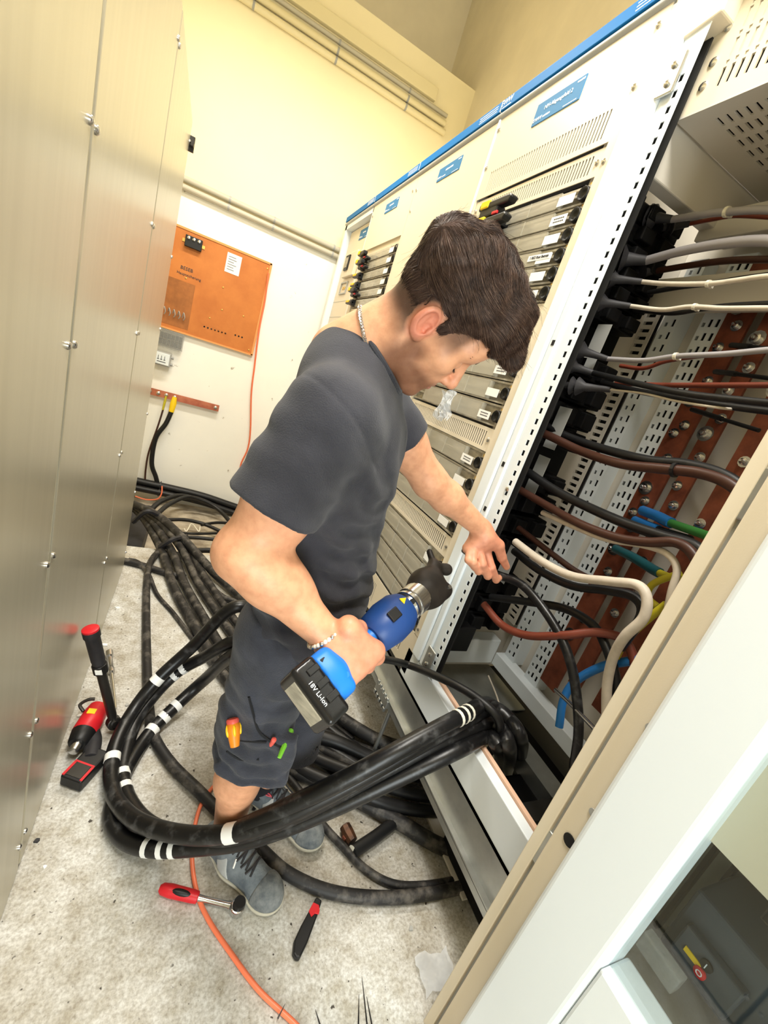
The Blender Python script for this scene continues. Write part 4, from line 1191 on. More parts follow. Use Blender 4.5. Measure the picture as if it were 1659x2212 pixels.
cable('coil_cable', 'lowest cable of the coil with three broad white bands in front', LB, R1, [(0.790, 1.066, 0.030), (0.645, 1.209, 0.050), (0.545, 1.380, 0.100), (0.387, 1.280, 0.404), (0.288, 1.280, 0.468), (0.221, 1.480, 0.160), (0.108, 1.412, 0.060), (0.050, 1.341, 0.030), (0.008, 1.231, 0.028), (-0.014, 1.132, 0.028), (-0.016, 1.050, 0.028), (0.029, 0.970, 0.040), (0.105, 0.906, 0.080), (0.217, 0.846, 0.150), (0.333, 0.787, 0.240), (0.481, 0.751, 0.350), (0.657, 0.727, 0.480), (0.848, 0.723, 0.585), (1.000, 0.777, 0.566), (1.020, 0.739, 0.564), (1.274, 0.871, 0.300), (1.408, 0.952, 0.080)],
      GL, n=8, sides=14, bands=((0.276, 0.022), (0.294, 0.022), (0.322, 0.024), (0.571, 0.016), (0.585, 0.016), (0.600, 0.016)), bandmat='band_white')
cable('coil_cable', 'topmost cable of the bundle where the coil crosses the plinth', LB, R1, [(0.296, 0.779, 0.300), (0.410, 0.745, 0.420), (0.527, 0.722, 0.530), (0.663, 0.724, 0.620), (0.855, 0.767, 0.670), (1.020, 0.848, 0.628), (1.090, 0.834, 0.588), (1.120, 0.813, 0.517), (1.384, 0.965, 0.200)], GL, n=8, sides=14, bands=((0.49, 0.010), (0.51, 0.010), (0.53, 0.010)), bandmat='tie_white')
cable('bay_cable', 'black cable arching from behind the fist over the plinth into the bay', 'cable_black', 0.014, [(0.562, 1.050, 0.640), (0.695, 1.060, 0.630), (0.900, 1.158, 0.522), (0.915, 0.958, 0.629), (0.955, 0.835, 0.666), (1.000, 0.769, 0.650), (1.030, 0.758, 0.584), (1.050, 0.777, 0.502), (1.277, 0.955, 0.200)], None, n=8)
# dark cables disappearing under the switchboard
for k, (pts, r, lab) in enumerate((([(0.438, 1.535, 0.030), (0.544, 1.399, 0.030), (0.624, 1.301, 0.050), (0.744, 1.227, 0.070), (0.877, 1.161, 0.050), (1.005, 1.091, 0.040), (1.193, 1.010, 0.040)], 0.028, 'dark cable nearest the brown floor patch under the switchboard'),
        ([(0.428, 1.418, 0.030), (0.543, 1.271, 0.040), (0.669, 1.156, 0.060), (0.787, 1.054, 0.090), (0.929, 0.989, 0.070), (1.109, 0.948, 0.050), (1.288, 0.938, 0.050)], 0.022, 'upper dark cable sweeping under the support rail below the coil'),
        ([(0.454, 1.287, 0.030), (0.564, 1.163, 0.040), (0.683, 1.059, 0.060), (0.806, 0.977, 0.070), (0.950, 0.927, 0.050), (1.108, 0.899, 0.040), (1.295, 0.905, 0.040)], 0.022, 'middle dark cable sweeping under the support rail below the coil'),
        ([(0.469, 1.244, 0.028), (0.581, 1.141, 0.028), (0.711, 1.058, 0.028), (0.835, 0.964, 0.028), (0.939, 0.883, 0.028), (1.037, 0.798, 0.028), (1.145, 0.739, 0.028), (1.278, 0.712, 0.028)], 0.027, 'lowest thick dark cable running under the support rail'),
        ([(0.519, 1.188, 0.015), (0.594, 1.050, 0.015), (0.644, 0.934, 0.015), (0.695, 0.854, 0.015), (0.753, 0.772, 0.015), (0.833, 0.714, 0.015), (0.946, 0.689, 0.015), (1.104, 0.682, 0.015), (1.249, 0.694, 0.015)], 0.013, 'thinner cable curving beside the toe to the support foot'))):
    cable('under_cable', lab, BK if k > 2 else 'cable_black', r, pts, 'cables going under the switchboard', n=8)
# cut cable end with a short copper offcut
ce = thing('cable_offcut', 'cut end of a black cable lying on the floor with pale core ring', 'cable', (0.801, 0.861, 0.020))
MB().tube([(0.721, 0.826, 0.024), (0.817, 0.859, 0.024), (0.925, 0.902, 0.024)], 0.021, 12).build('sheath', 'cable_black', ce, smooth=True)
a, b = np.array((0.721, 0.826, 0.024)), np.array((0.925, 0.902, 0.024))
MB().lathe([(-0.006, 0.018), (0.0, 0.0205)], a, a - b, 14).build('core_face', 'tie_white', ce)
pmat('scorched_copper', srgb(96, 62, 40), 0.45, 0.4, col2=srgb(40, 32, 28), vscale=30)
cl = thing('cable_lug_scrap', 'scrap of stripped cable with bright copper edge beside the cut end', 'scrap', (0.741, 0.900, 0.000))
MB().tube([(0.719, 0.914, 0.020), (0.724, 0.889, 0.020), (0.733, 0.860, 0.020)], [0.02, 0.022, 0.018], 8).build('stub', 'scorched_copper', cl, smooth=True)
MB().tube([(0.704, 0.884, 0.018), (0.709, 0.871, 0.018)], 0.006, 6).build('copper_edge', 'copper', cl, smooth=True)

# trench cables along the back wall
GT = 'cables in the trench at the back wall'
for k, (dy, dz, r) in enumerate(((0, 0.0, 0.035), (-0.05, -0.05, 0.03), (0.0, -0.075, 0.022))):
    cable('trench_cable', ('uppermost', 'middle', 'lowest')[k] + ' long cable strapped along the foot of the back wall', 'cable_black', r, [np.array(p_) + V(0, dy, dz) for p_ in ((-0.535, 4.420, -0.091), (-0.342, 4.420, -0.106), (-0.059, 4.420, -0.120), (0.244, 4.420, -0.145), (0.599, 4.420, -0.209), (1.144, 4.420, -0.296))], GT, n=6, ties=(0.35,), tiemat='black_plastic')
for pts, r, lab in (([(-0.183, 3.759, -0.120), (-0.125, 4.012, -0.120), (0.013, 4.248, -0.120), (0.182, 4.322, -0.150), (0.387, 4.328, -0.200)], 0.022, 'left arching cable rising out of the trench'),
        ([(-0.117, 3.700, -0.100), (-0.048, 3.942, -0.100), (0.094, 4.200, -0.100), (0.288, 4.247, -0.140), (0.428, 4.187, -0.200), (0.537, 3.979, -0.240)], 0.02, 'right arching cable rising out of the trench'),
        ([(-0.060, 3.778, -0.180), (0.102, 3.841, -0.180), (0.260, 3.853, -0.200), (0.402, 3.795, -0.220), (0.588, 3.711, -0.250)], 0.016, 'upper cable lying along the trench'),
        ([(0.241, 3.826, -0.200), (0.381, 3.930, -0.200), (0.601, 4.025, -0.220)], 0.014, 'short cable at the right end of the trench'),
        ([(0.064, 3.683, -0.240), (0.230, 3.720, -0.240), (0.510, 3.833, -0.240), (0.680, 3.849, -0.240)], 0.012, 'straight cable low in the trench'),
        ([(0.067, 3.520, -0.200), (0.226, 3.552, -0.200), (0.490, 3.562, -0.200), (0.647, 3.535, -0.200)], 0.016, 'lower cable lying along the trench'),
        ([(0.186, 3.017, -0.050), (0.274, 3.048, -0.050), (0.439, 3.070, -0.050)], 0.02, 'cable stub at the concrete edge of the trench')):
    cable('trench_cable', lab, 'cable_black', r, pts, GT, n=6)
cable('trench_string', 'curled pale string lying in the trench', 'tie_white', 0.005, [(0.104, 3.697, -0.200), (0.121, 3.646, -0.200), (0.139, 3.707, -0.190), (0.152, 3.813, -0.200), (0.175, 3.802, -0.200), (0.199, 3.709, -0.190), (0.224, 3.681, -0.200), (0.230, 3.781, -0.200)], None, n=6, category='string')
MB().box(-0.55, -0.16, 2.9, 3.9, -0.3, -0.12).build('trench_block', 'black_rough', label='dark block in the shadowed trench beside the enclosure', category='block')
cable('thin_orange_wire', 'thin orange wire looping low beside the enclosure', 'cable_orange', 0.006, [(-0.344, 4.300, -0.215), (-0.253, 4.300, -0.230), (-0.158, 4.300, -0.207), (-0.132, 4.320, -0.152), (-0.140, 4.360, -0.091)], None)
cable('orange_wall_cable', 'thin orange cord hanging down the wall from the orange board', 'cable_orange', 0.008, [(0.400, 4.455, 2.047), (0.420, 4.455, 1.817), (0.423, 4.455, 1.613), (0.434, 4.455, 1.449), (0.456, 4.470, 1.238), (0.482, 4.470, 0.976), (0.550, 4.470, 0.617), (0.564, 4.470, 0.424), (0.533, 4.470, 0.240), (0.580, 4.460, 0.100), (0.688, 4.440, -0.055), (0.802, 4.400, -0.152)], None)
cable('orange_cable', 'orange extension cord curving across the floor in front of the boot', 'cable_orange', 0.0065, [(0.382, 1.208, 0.008), (0.298, 1.143, 0.008), (0.248, 1.077, 0.008), (0.225, 0.991, 0.008), (0.221, 0.903, 0.008), (0.236, 0.814, 0.008), (0.267, 0.741, 0.008), (0.325, 0.652, 0.008), (0.388, 0.566, 0.008), (0.469, 0.483, 0.008), (0.535, 0.40, 0.008), (0.60, 0.22, 0.008), (0.58, -0.10, 0.008), (0.45, -0.60, 0.008), (0.40, -1.3, 0.008)], None, n=8)

# ================================================================ tools and scraps on the floor
# torque wrench leaning against the enclosure
T0, T1 = np.array([-0.065, 1.40, 0.030]), np.array([-0.180, 1.395, 0.455])
tw = thing('torque_wrench', 'black torque wrench with red cap leaning on the metal enclosure', 'wrench', tuple(T0))
d = unit(T1 - T0)
L = np.linalg.norm(T1 - T0)
MB().lathe([(0.02, 0.011), (0.05, 0.0155), (L * 0.55, 0.0155), (L * 0.58, 0.017)], T0, d, 14).build('shaft', 'dark_metal', tw, smooth=True)
MB().lathe([(L * 0.58, 0.0235), (L * 0.66, 0.0235)], T0, d, 14).build('scale_collar', 'black_plastic', tw, bevel=0.002)
MB().lathe([(L * 0.66, 0.019), (L * 0.70, 0.0215), (L * 0.92, 0.0225), (L * 0.93, 0.026), (L * 0.985, 0.026)], T0, d, 16).build('grip', 'black_rough', tw, smooth=True)
MB().lathe([(L * 0.985, 0.0255), (L, 0.0255), (L * 1.005, 0.022)], T0, d, 16).build('end_cap', 'red_plastic', tw, smooth=True)
u_, v_, _ = frame_for(d)
MB().obox(T0 + d * L * 0.62 - V(0, 0.0235, 0), (0.010, 0.002, 0.009), (V(1, 0, 0), V(0, 1, 0), d)).build('scale_window', 'paper', tw)
MB().lathe([(-0.016, 0.024), (0.016, 0.024)], T0 + d * 0.012, V(0.35, -0.8, 0.3), 16).build('ratchet_head', 'dark_metal', tw, bevel=0.003)
MB().lathe([(0.016, 0.012), (0.022, 0.012), (0.022, 0.006)], T0 + d * 0.012, V(0.35, -0.8, 0.3), 12).build('drive_ring', 'steel', tw, smooth=True)
# extension bar with sockets
E0, E1 = np.array((-0.074, 1.496, 0.013)), np.array((-0.152, 1.822, 0.016))
eb = thing('extension_bar', 'chrome socket extension bar on the floor beside the torque wrench', 'tool', tuple(E0))
d = unit(E1 - E0)
L = np.linalg.norm(E1 - E0)
MB().lathe([(0, 0.005), (L * .6, 0.006)], E0, d, 12).build('bar', 'steel', eb, smooth=True)
MB().lathe([(L * .6, 0.0125), (L * .68, 0.0125), (L * .69, 0.010), (L * .9, 0.010)], E0, d, 12).build('adapter', 'steel', eb, smooth=True)
MB().lathe([(L * .9, 0.015), (L, 0.015), (L, 0.010)], E0, d, 14).build('socket', 'steel', eb, smooth=True)
# red cordless screwdriver with battery pack
I0, I1 = np.array((-0.164, 1.293, 0.045)), np.array((-0.128, 1.471, 0.045))
sd = thing('cordless_screwdriver', 'red cordless impact screwdriver lying beside the enclosure', 'power tool', (I0[0], I0[1], 0))
d = unit(I1 - I0)
L = np.linalg.norm(I1 - I0)
MB().lathe([(L * .32, 0.036), (L * .36, 0.040), (L * .8, 0.039), (L * .97, 0.034), (L * 1.0, 0.022)], I0, d, 20).build('motor_housing', 'red_plastic', sd, smooth=True)
MB().lathe([(L * .08, 0.026), (L * .12, 0.032), (L * .28, 0.038), (L * .34, 0.040)], I0, d, 20).build('nose_cone', 'black_plastic', sd, smooth=True)
MB().lathe([(-0.014, 0.010), (-0.012, 0.015), (L * .08, 0.018)], I0, d, 14).build('chuck', 'steel', sd, smooth=True)
sidev = unit(np.cross(d, V(0, 0, 1)))
MB().obox(I0 + d * L * .68 + V(0, 0, 0.0385) - sidev * 0.004, (0.013, 0.0016, 0.011), (sidev, V(0, 0, 1), d)).build('warning_label', 'yellow', sd)
MB().tube(spline([I0 + d * L * .75 - sidev * .035 + V(0, 0, .02), I0 + d * L * .85 - sidev * .055 + V(0, 0, .03), I0 + d * L * 1.0 - sidev * .04 + V(0, 0, .03), I0 + d * L * 1.04 - sidev * .02 + V(0, 0, .03)], 5), 0.006, 8).build('belt_clip', 'dark_metal', sd, smooth=True)
hd = np.array((-0.112, 1.259, 0.030))
MB().tube(spline([I0 + d * L * .55 + V(0, 0, -.012), I0 + d * L * .3 + sidev * .035 + V(0, 0, -.014), hd], 5), [0.026] * 11, 12).build('handle', 'black_rough', sd, smooth=True)
bx = unit(np.array((-0.088, 1.280, 0.020)) - np.array((-0.148, 1.168, 0.020)))
bs = unit(np.cross(bx, V(0, 0, 1)))
bc = (np.array((-0.089, 1.284, 0.020)) + np.array((-0.151, 1.179, 0.020))) / 2
bc[2] = 0.026
bat = MB().obox(bc, (0.062, 0.036, 0.022), (bx, bs, V(0, 0, 1))).build('battery_pack', 'black_plastic', sd, bevel=0.006)
MB().obox(bc - bx * .03 + V(0, 0, 0.0225), (0.024, 0.024, 0.001), (bx, bs, V(0, 0, 1))).build('battery_label', 'dark_metal', bat)
for s_ in (-1, 1):
    MB().obox(bc - bx * .032 + bs * s_ * .030 + V(0, 0, 0.0225), (0.026, 0.004, 0.0012), (bx, bs, V(0, 0, 1))).build('red_stripe', 'red_plastic', bat)
MB().obox(bc - bx * .004 + V(0, 0, 0.0225), (0.003, 0.033, 0.0012), (bx, bs, V(0, 0, 1))).build('red_stripe', 'red_plastic', bat)
# ratchet with red handle
Q0, Q1 = np.array((0.138, 0.835, 0.018)), np.array((0.354, 0.743, 0.018))
ra = thing('ratchet', 'chrome ratchet with red and black handle on the floor by the boot', 'ratchet', tuple(Q0))
d = unit(Q1 - Q0)
L = np.linalg.norm(Q1 - Q0)
s3 = unit(np.cross(V(0, 0, 1), d))
MB().lathe([(0, 0.008), (0.008, 0.014), (0.03, 0.0165), (L * .40, 0.0155), (L * .46, 0.0145), (L * .47, 0.010)], Q0, d, 18).build('handle', 'red_plastic', ra, smooth=True)
MB().ell(Q0 + d * L * .26 + V(0, 0, .010) - s3 * .004, (0.032, 0.009, 0.0085), A=(d, s3, V(0, 0, 1))).build('grip_inlay', 'black_plastic', ra, smooth=True)
MB().lathe([(L * .46, 0.0085), (L * .55, 0.0075), (L * .82, 0.009), (L * .86, 0.011)], Q0, d, 12).build('shaft', 'steel', ra, smooth=True)
MB().lathe([(-0.012, 0.021), (0.010, 0.021)], Q0 + d * L * .95, V(0, 0, 1), 20).build('ratchet_head', 'steel', ra, bevel=0.004)
MB().lathe([(0.010, 0.017), (0.024, 0.016), (0.024, 0.010)], Q0 + d * L * .95, V(0.1, 0, 1), 18).build('socket', 'black_plastic', ra, smooth=True)
# cable knife
K0, K1 = np.array((0.579, 0.721, 0.012)), np.array((0.487, 0.603, 0.012))
kn = thing('utility_knife', 'black cable knife with red slider lying near the bottom', 'knife', tuple(K0))
d = unit(K1 - K0)
s3 = unit(np.cross(V(0, 0, 1), d))
L = np.linalg.norm(K1 - K0)
prof = [(0, -.010), (L * .25, -.014), (L * .55, -.020), (L * .8, -.022), (L * .97, -.012), (L, 0), (L * .98, .010), (L * .7, .014), (L * .3, .013), (0, .010)]
MB().prism(prof, None, -0.010, 0.010, o=K0, A=(d, s3, V(0, 0, 1))).build('handle', 'black_plastic', kn, bevel=0.004)
MB().prism([(L * .13, -.012), (L * .30, -.015), (L * .36, -.002), (L * .28, .004), (L * .26, .015), (L * .2, .014), (L * .12, .006)], None, 0.0101, 0.0135, o=K0, A=(d, s3, V(0, 0, 1))).build('slider', 'red_plastic', kn, bevel=0.001)
# cable-tie cut-offs
for (a, b, lab) in (((0.662, 0.531, 0.004), (0.644, 0.428, 0.004), 'longest black cable-tie tail at the bottom edge'), ((0.643, 0.499, 0.004), (0.621, 0.438, 0.004), 'upright black cable-tie tail left of the longest one'),
                    ((0.662, 0.490, 0.004), (0.658, 0.428, 0.004), 'black cable-tie tail right of the longest one'), ((0.522, 0.500, 0.004), (0.530, 0.461, 0.004), 'black cable-tie tail at the bottom edge near the orange cord'),
                    ((0.444, 0.522, 0.022), (0.424, 0.503, 0.016), 'black cable tie crossing over the orange cord')):
    a, b = np.array(a), np.array(b)
    MB().tube([a, a * .5 + b * .5, b], [0.0004, 0.0014, 0.002], 6).build('cable_tie', 'black_plastic', smooth=True, label=lab, category='cable tie', group='cut cable ties on the floor')
# small scraps
random.seed(11)
SCRAP = [((-0.191, 1.026, 0.004), 'black_rough', .008, 'small dark scrap by the enclosure foot'), ((0.416, 1.032, 0.004), 'black_rough', .008, 'dark scrap between the boots'), ((-0.186, 1.477, 0.003), 'paper', .008, 'white flake beside the red screwdriver'),
         ((-0.175, 2.180, 0.003), 'paper', .014, 'white paper flake above the torque wrench'), ((-0.178, 1.885, 0.003), 'paper', .016, 'white flake beside the torque wrench grip'), ((-0.039, 1.523, 0.003), 'cab_grey', .009, 'grey metal chip beside the coil of cable'),
         ((0.850, 0.597, 0.003), 'cab_grey', .008, 'grey wire chip on the floor by the cabinet'), ((-0.152, 0.951, 0.003), 'paper', .006, 'tiny white flake near the left edge')]
for p_, mt_, r, lab in SCRAP:
    m_ = MB()
    pts = [(math.cos(a_) * r * random.uniform(.5, 1.3), math.sin(a_) * r * random.uniform(.4, 1.0)) for a_ in np.linspace(0, 2 * PI, 8)[:-1]]
    m_.prism(pts, 'Z', -p_[2] + 0.0005, 0.002, o=p_)
    m_.build('floor_scrap', mt_, label=lab, category='scrap', group='scraps on the floor')
# piece of clear bag at the foot of the post
fb_ = MB()
vs, fs = [], []
o_ = np.array((0.827, 0.492, 0.000))
for i in range(7):
    for j in range(7):
        vs.append((o_[0] - 0.005 + 0.11 * i / 6, o_[1] - 0.05 + 0.085 * j / 6 + 0.008 * math.sin(i * 1.1), 0.008 + 0.016 * abs(math.sin(i * 1.7 + j * 1.2))))
for i in range(6):
    for j in range(6):
        a = i * 7 + j
        fs.append((a, a + 7, a + 8, a + 1))
fb_.add(vs, fs)
fb_.build('plastic_sheet', 'bag_plastic', smooth=True, label='crumpled clear plastic piece on the floor at the post foot', category='plastic')

# ================================================================ the man
def smin(a, b, k):
    h = np.clip(0.5 + 0.5 * (b - a) / k, 0, 1)
    return b + (a - b) * h - k * h * (1 - h)
def smax(a, b, k):
    return -smin(-a, -b, k)
def cap(p, a, b, r0, r1):
    a = np.asarray(a, np.float32)
    b = np.asarray(b, np.float32)
    d = b - a
    t = np.clip(((p - a) @ d) / (d @ d), 0, 1)
    return np.linalg.norm(p - a - t[:, None] * d, axis=1) - (r0 + (r1 - r0) * t)
def ellip(p, c, r, A=None):
    q = p - np.asarray(c, np.float32)
    if A is not None:
        q = q @ np.stack([np.asarray(a, np.float32) for a in A], 1)
    r = np.asarray(r, np.float32)
    k0 = np.linalg.norm(q / r, axis=1)
    k1 = np.linalg.norm(q / (r * r), axis=1) + 1e-9
    return k0 * (k0 - 1) / k1
def rbox(p, c, h, A, rad):
    q = np.abs((p - np.asarray(c, np.float32)) @ np.stack([np.asarray(a, np.float32) for a in A], 1)) - (np.asarray(h, np.float32) - rad)
    return np.linalg.norm(np.maximum(q, 0), axis=1) + np.minimum(q.max(1), 0) - rad
def plane(p, o, n):
    return (p - np.asarray(o, np.float32)) @ np.asarray(unit(n), np.float32)

def surface(fn, lo, hi, h):
    """sample a distance function near its surface and skin it with quads (surface nets)"""
    lo, hi = np.asarray(lo, float), np.asarray(hi, float)
    B = 8
    nb = np.ceil((hi - lo) / h / B).astype(int) + 1
    n = nb * B + 1
    bi = np.stack(np.meshgrid(*[np.arange(k) for k in nb], indexing='ij'), -1).reshape(-1, 3)
    cen = (lo + (bi + 0.5) * B * h).astype(np.float32)
    dc = fn(cen)
    Fd = np.empty(n, np.float32)
    Fd.fill(1.0)
    far = np.abs(dc) > B * h * 1.35
    off = np.stack(np.meshgrid(*[np.arange(B + 1)] * 3, indexing='ij'), -1).reshape(-1, 3)
    for b in bi[far & (dc < 0)]:
        Fd[b[0] * B:b[0] * B + B + 1, b[1] * B:b[1] * B + B + 1, b[2] * B:b[2] * B + B + 1] = -1.0
    act = bi[~far]
    for s in range(0, len(act), 300):
        blk = act[s:s + 300]
        idx = (blk[:, None, :] * B + off[None]).reshape(-1, 3)
        Fd[idx[:, 0], idx[:, 1], idx[:, 2]] = fn((lo + idx * h).astype(np.float32))
    S = Fd < 0
    c = np.zeros(tuple(n - 1), np.int8)
    for dx in (0, 1):
        for dy in (0, 1):
            for dz in (0, 1):
                c += S[dx:n[0] - 1 + dx, dy:n[1] - 1 + dy, dz:n[2] - 1 + dz]
    cells = np.argwhere((c > 0) & (c < 8))
    vid = -np.ones(tuple(n - 1), np.int32)
    vid[cells[:, 0], cells[:, 1], cells[:, 2]] = np.arange(len(cells))
    acc = np.zeros((len(cells), 3))
    cnt = np.zeros(len(cells))
    corners = [(i, j, k) for i in (0, 1) for j in (0, 1) for k in (0, 1)]
    val = {cn: Fd[cells[:, 0] + cn[0], cells[:, 1] + cn[1], cells[:, 2] + cn[2]] for cn in corners}
    for a in corners:
        for ax in range(3):
            if a[ax] == 0:
                b = list(a)
                b[ax] = 1
                b = tuple(b)
                va, vb = val[a], val[b]
                m = (va < 0) != (vb < 0)
                t = np.where(m, va / (va - vb + 1e-12), 0)
                pos = np.tile(np.array(a, float), (len(cells), 1))
                pos[:, ax] += t
                acc[m] += pos[m]
                cnt[m] += 1
    verts = lo + (cells + acc / cnt[:, None]) * h
    quads = []
    for ax in range(3):
        o1, o2 = (ax + 1) % 3, (ax + 2) % 3
        sl0 = [slice(1, -1)] * 3
        sl0[ax] = slice(0, n[ax] - 1)
        sl1 = list(sl0)
        sl1[ax] = slice(1, n[ax])
        A_, B_ = S[tuple(sl0)], S[tuple(sl1)]
        e = np.argwhere(A_ != B_)
        inside_first = A_[e[:, 0], e[:, 1], e[:, 2]]
        e = e + 1
        e[:, ax] -= 1
        def cell(d1, d2):
            q = e.copy()
            q[:, o1] -= d1
            q[:, o2] -= d2
            return vid[q[:, 0], q[:, 1], q[:, 2]]
        q = np.stack([cell(1, 1), cell(0, 1), cell(0, 0), cell(1, 0)], 1)
        q[~inside_first] = q[~inside_first][:, ::-1]
        quads.append(q)
    q = np.concatenate(quads)
    return verts, q[(q >= 0).all(1)]

def quadmesh(name, parts, mat, parent=None, colfn=None, **tags):
    vs, fs, o = [], [], 0
    for v, f in parts:
        vs.append(v)
        fs.append(f + o)
        o += len(v)
    vs, fs = np.concatenate(vs), np.concatenate(fs)
    me = bpy.data.meshes.new(name)
    me.vertices.add(len(vs))
    me.vertices.foreach_set('co', vs.astype(np.float32).ravel())
    me.loops.add(len(fs) * 4)
    me.loops.foreach_set('vertex_index', fs.astype(np.int32).ravel())
    me.polygons.add(len(fs))
    me.polygons.foreach_set('loop_start', np.arange(0, len(fs) * 4, 4, dtype=np.int32))
    me.polygons.foreach_set('use_smooth', np.ones(len(fs), bool))
    me.update(calc_edges=True)
    me.validate()
    me.materials.append(M[mat])
    if colfn is not None:
        a = me.color_attributes.new('tone', 'FLOAT_COLOR', 'POINT')
        a.data.foreach_set('color', colfn(vs).astype(np.float32).ravel())
    return link(name, me, parent, **tags)

# ---- joints (metres, world)
N_ = V(.262, .855, 1.535)
SHR, ELR, WRR = V(.205, .70, 1.415), V(.122, .685, 1.155), np.array((0.296, 0.615, 1.034))
SHL, ELL, WRL = V(.385, 1.00, 1.450), V(.606, .985, 1.285), V(.838, .990, 1.178)
HPR, KNR, ANR = V(.262, .815, .88), V(.278, .835, .505), V(.300, .905, .10)
HPL, KNL, ANL = V(.405, .965, .88), V(.455, .950, .48), V(.425, 1.055, .10)
TF, TL, TU = unit(V(.86, -.51, 0)), unit(V(.51, .86, 0)), V(0, 0, 1)
HO = V(.376, .773, 1.632)
HF, HU, HS = V(.764, -.165, -.624), V(.459, -.541, .705), V(-.454, -.825, -.337)
HA = np.stack([HF, HU, HS], 1).astype(np.float32)
def hl(p):
    return (p - HO.astype(np.float32)) @ HA
def hw(f, u, s):
    return HO + HF * f + HU * u + HS * s

# ---- head with neck
def skull(q):
    return ellip(q, (-.014, .036, 0), (.100, .094, .077))
def head_sdf(p):
    q = hl(p)
    a = q.copy()
    a[:, 2] = np.abs(a[:, 2])
    d = skull(q)
    d = smin(d, ellip(q, (.034, -.030, 0), (.062, .092, .060)), .03)
    d = smin(d, cap(a, (-.012, -.070, .048), (.062, -.112, .016), .017, .017), .022)
    d = smin(d, cap(a, (-.012, -.070, .048), (-.018, -.02, .060), .017, .014), .02)
    d = smin(d, ellip(q, (.076, -.112, 0), (.021, .019, .022)), .018)
    d = smin(d, ellip(a, (.056, -.022, .044), (.026, .020, .020)), .02)
    d = smin(d, cap(a, (.084, .020, .006), (.068, .020, .046), .012, .012), .016)
    d = smin(d, ellip(a, (.080, .055, .02), (.022, .04, .04)), .02)
    d = smax(d, -ellip(a, (.098, -.004, .031), (.017, .013, .017)), .012)
    d = smin(d, ellip(a, (.0745, -.005, .031), (.0135, .0125, .0145)), .004)
    d = smin(d, cap(q, (.092, .006, 0), (.112, -.034, 0), .0075, .0115), .010)
    d = smin(d, ellip(q, (.113, -.040, 0), (.0115, .0105, .0125)), .007)
    d = smin(d, ellip(a, (.101, -.043, .0125), (.0105, .0085, .0075)), .006)
    d = smax(d, -ellip(a, (.108, -.0515, .0065), (.005, .005, .0035)), .003)
    d = smin(d, ellip(q, (.083, -.072, 0), (.014, .026, .028)), .016)
    d = smin(d, cap(a, (.0955, -.069, 0), (.083, -.073, .022), .0060, .0035), .006)
    d = smin(d, cap(a, (.0935, -.081, 0), (.082, -.078, .020), .0070, .0035), .006)
    d = smax(d, -cap(a, (.1035, -.0752, 0), (.086, -.0755, .022), .0022, .0012), .004)
    # neck
    nb = HA.T @ (N_ - HO).astype(np.float32)
    d = smin(d, cap(q, (-.030, -.030, 0), nb - np.array([0.0, 0.03, 0.0], np.float32), .056, .068), .028)
    d = smin(d, cap(a, (-.028, -.055, .052), nb + np.array([.055, .0, .035], np.float32), .016, .020), .02)
    # ears
    e = a - np.array([-.016, -.010, .0755], np.float32)
    ca, sa = math.cos(.18), math.sin(.18)
    ef, eu, es = e[:, 0] * ca + e[:, 1] * sa, -e[:, 0] * sa + e[:, 1] * ca, e[:, 2] + e[:, 0] * .42
    E_ = np.stack([ef, eu, es], 1)
    outer = ellip(E_, (0, .002, .005), (.0200, .0325, .0125))
    lobe = ellip(E_, (.008, -.025, .003), (.0085, .0105, .006))
    ear = smin(outer, lobe, .008)
    ear = smax(ear, -ellip(E_, (.004, .005, .0155), (.0140, .0235, .0125)), .002)
    ear = smax(ear, -ellip(E_, (.008, -.004, .006), (.0075, .0105, .012)), .002)
    ear = smin(ear, cap(E_, (-.0055, -.014, .0050), (-.0035, .014, .0050), .0034, .0030), .003)
    ear = smin(ear, ellip(E_, (.0155, -.006, .006), (.004, .006, .004)), .004)
    return smin(d, ear, .006)
# ---- torso, arms, hands, legs
T0_, T1_ = np.array((0.235, 0.530, 0.983)), np.array((0.588, 0.760, 1.120))     # axis of the crimping tool
TD = unit(T1_ - T0_)
TLEN = np.linalg.norm(T1_ - T0_)
def tool_at(t):
    return T0_ + TD * TLEN * t
VIEW = unit(V(.33, .60, -.47))
def torso_sdf(p):
    d = ellip(p, (.290, .855, 1.320), (.122, .176, .185), (TF, TL, TU))
    d = smin(d, ellip(p, (.322, .875, 1.10), (.108, .148, .20), (TF, TL, TU)), .06)
    d = smin(d, ellip(p, (.330, .890, .90), (.118, .165, .13), (TF, TL, TU)), .06)
    d = smin(d, cap(p, N_ - V(0, 0, .04), SHR + V(.02, .03, .0), .062, .064), .05)
    d = smin(d, cap(p, N_ - V(0, 0, .04), SHL + V(-.02, -.02, 0), .062, .064), .05)
    return d
def arm_r(p):
    m = (SHR + ELR) / 2
    d = cap(p, SHR, m, .066, .062)
    d = smin(d, cap(p, m, ELR, .060, .047), .03)
    d = smin(d, ellip(p, ELR * .62 + SHR * .38 + V(.022, -.006, 0), (.046, .046, .095), (unit(V(1, 0, -.2)), V(0, 1, 0), unit(ELR - SHR))), .03)
    d = smin(d, ellip(p, ELR + V(-.018, .004, -.004), (.027, .030, .032)), .03)
    f1 = ELR * .72 + WRR * .28
    d = smin(d, cap(p, ELR, f1, .046, .047), .03)
    d = smin(d, cap(p, f1, WRR, .046, .0285), .03)
    d = smin(d, ellip(p, f1 + V(.0, -.012, .012), (.075, .036, .036), (unit(WRR - ELR), V(0, 1, 0), unit(V(.5, 0, 1)))), .03)
    return d
KI, KP = np.array((0.373, 0.585, 1.038)), np.array((0.320, 0.552, 1.002))
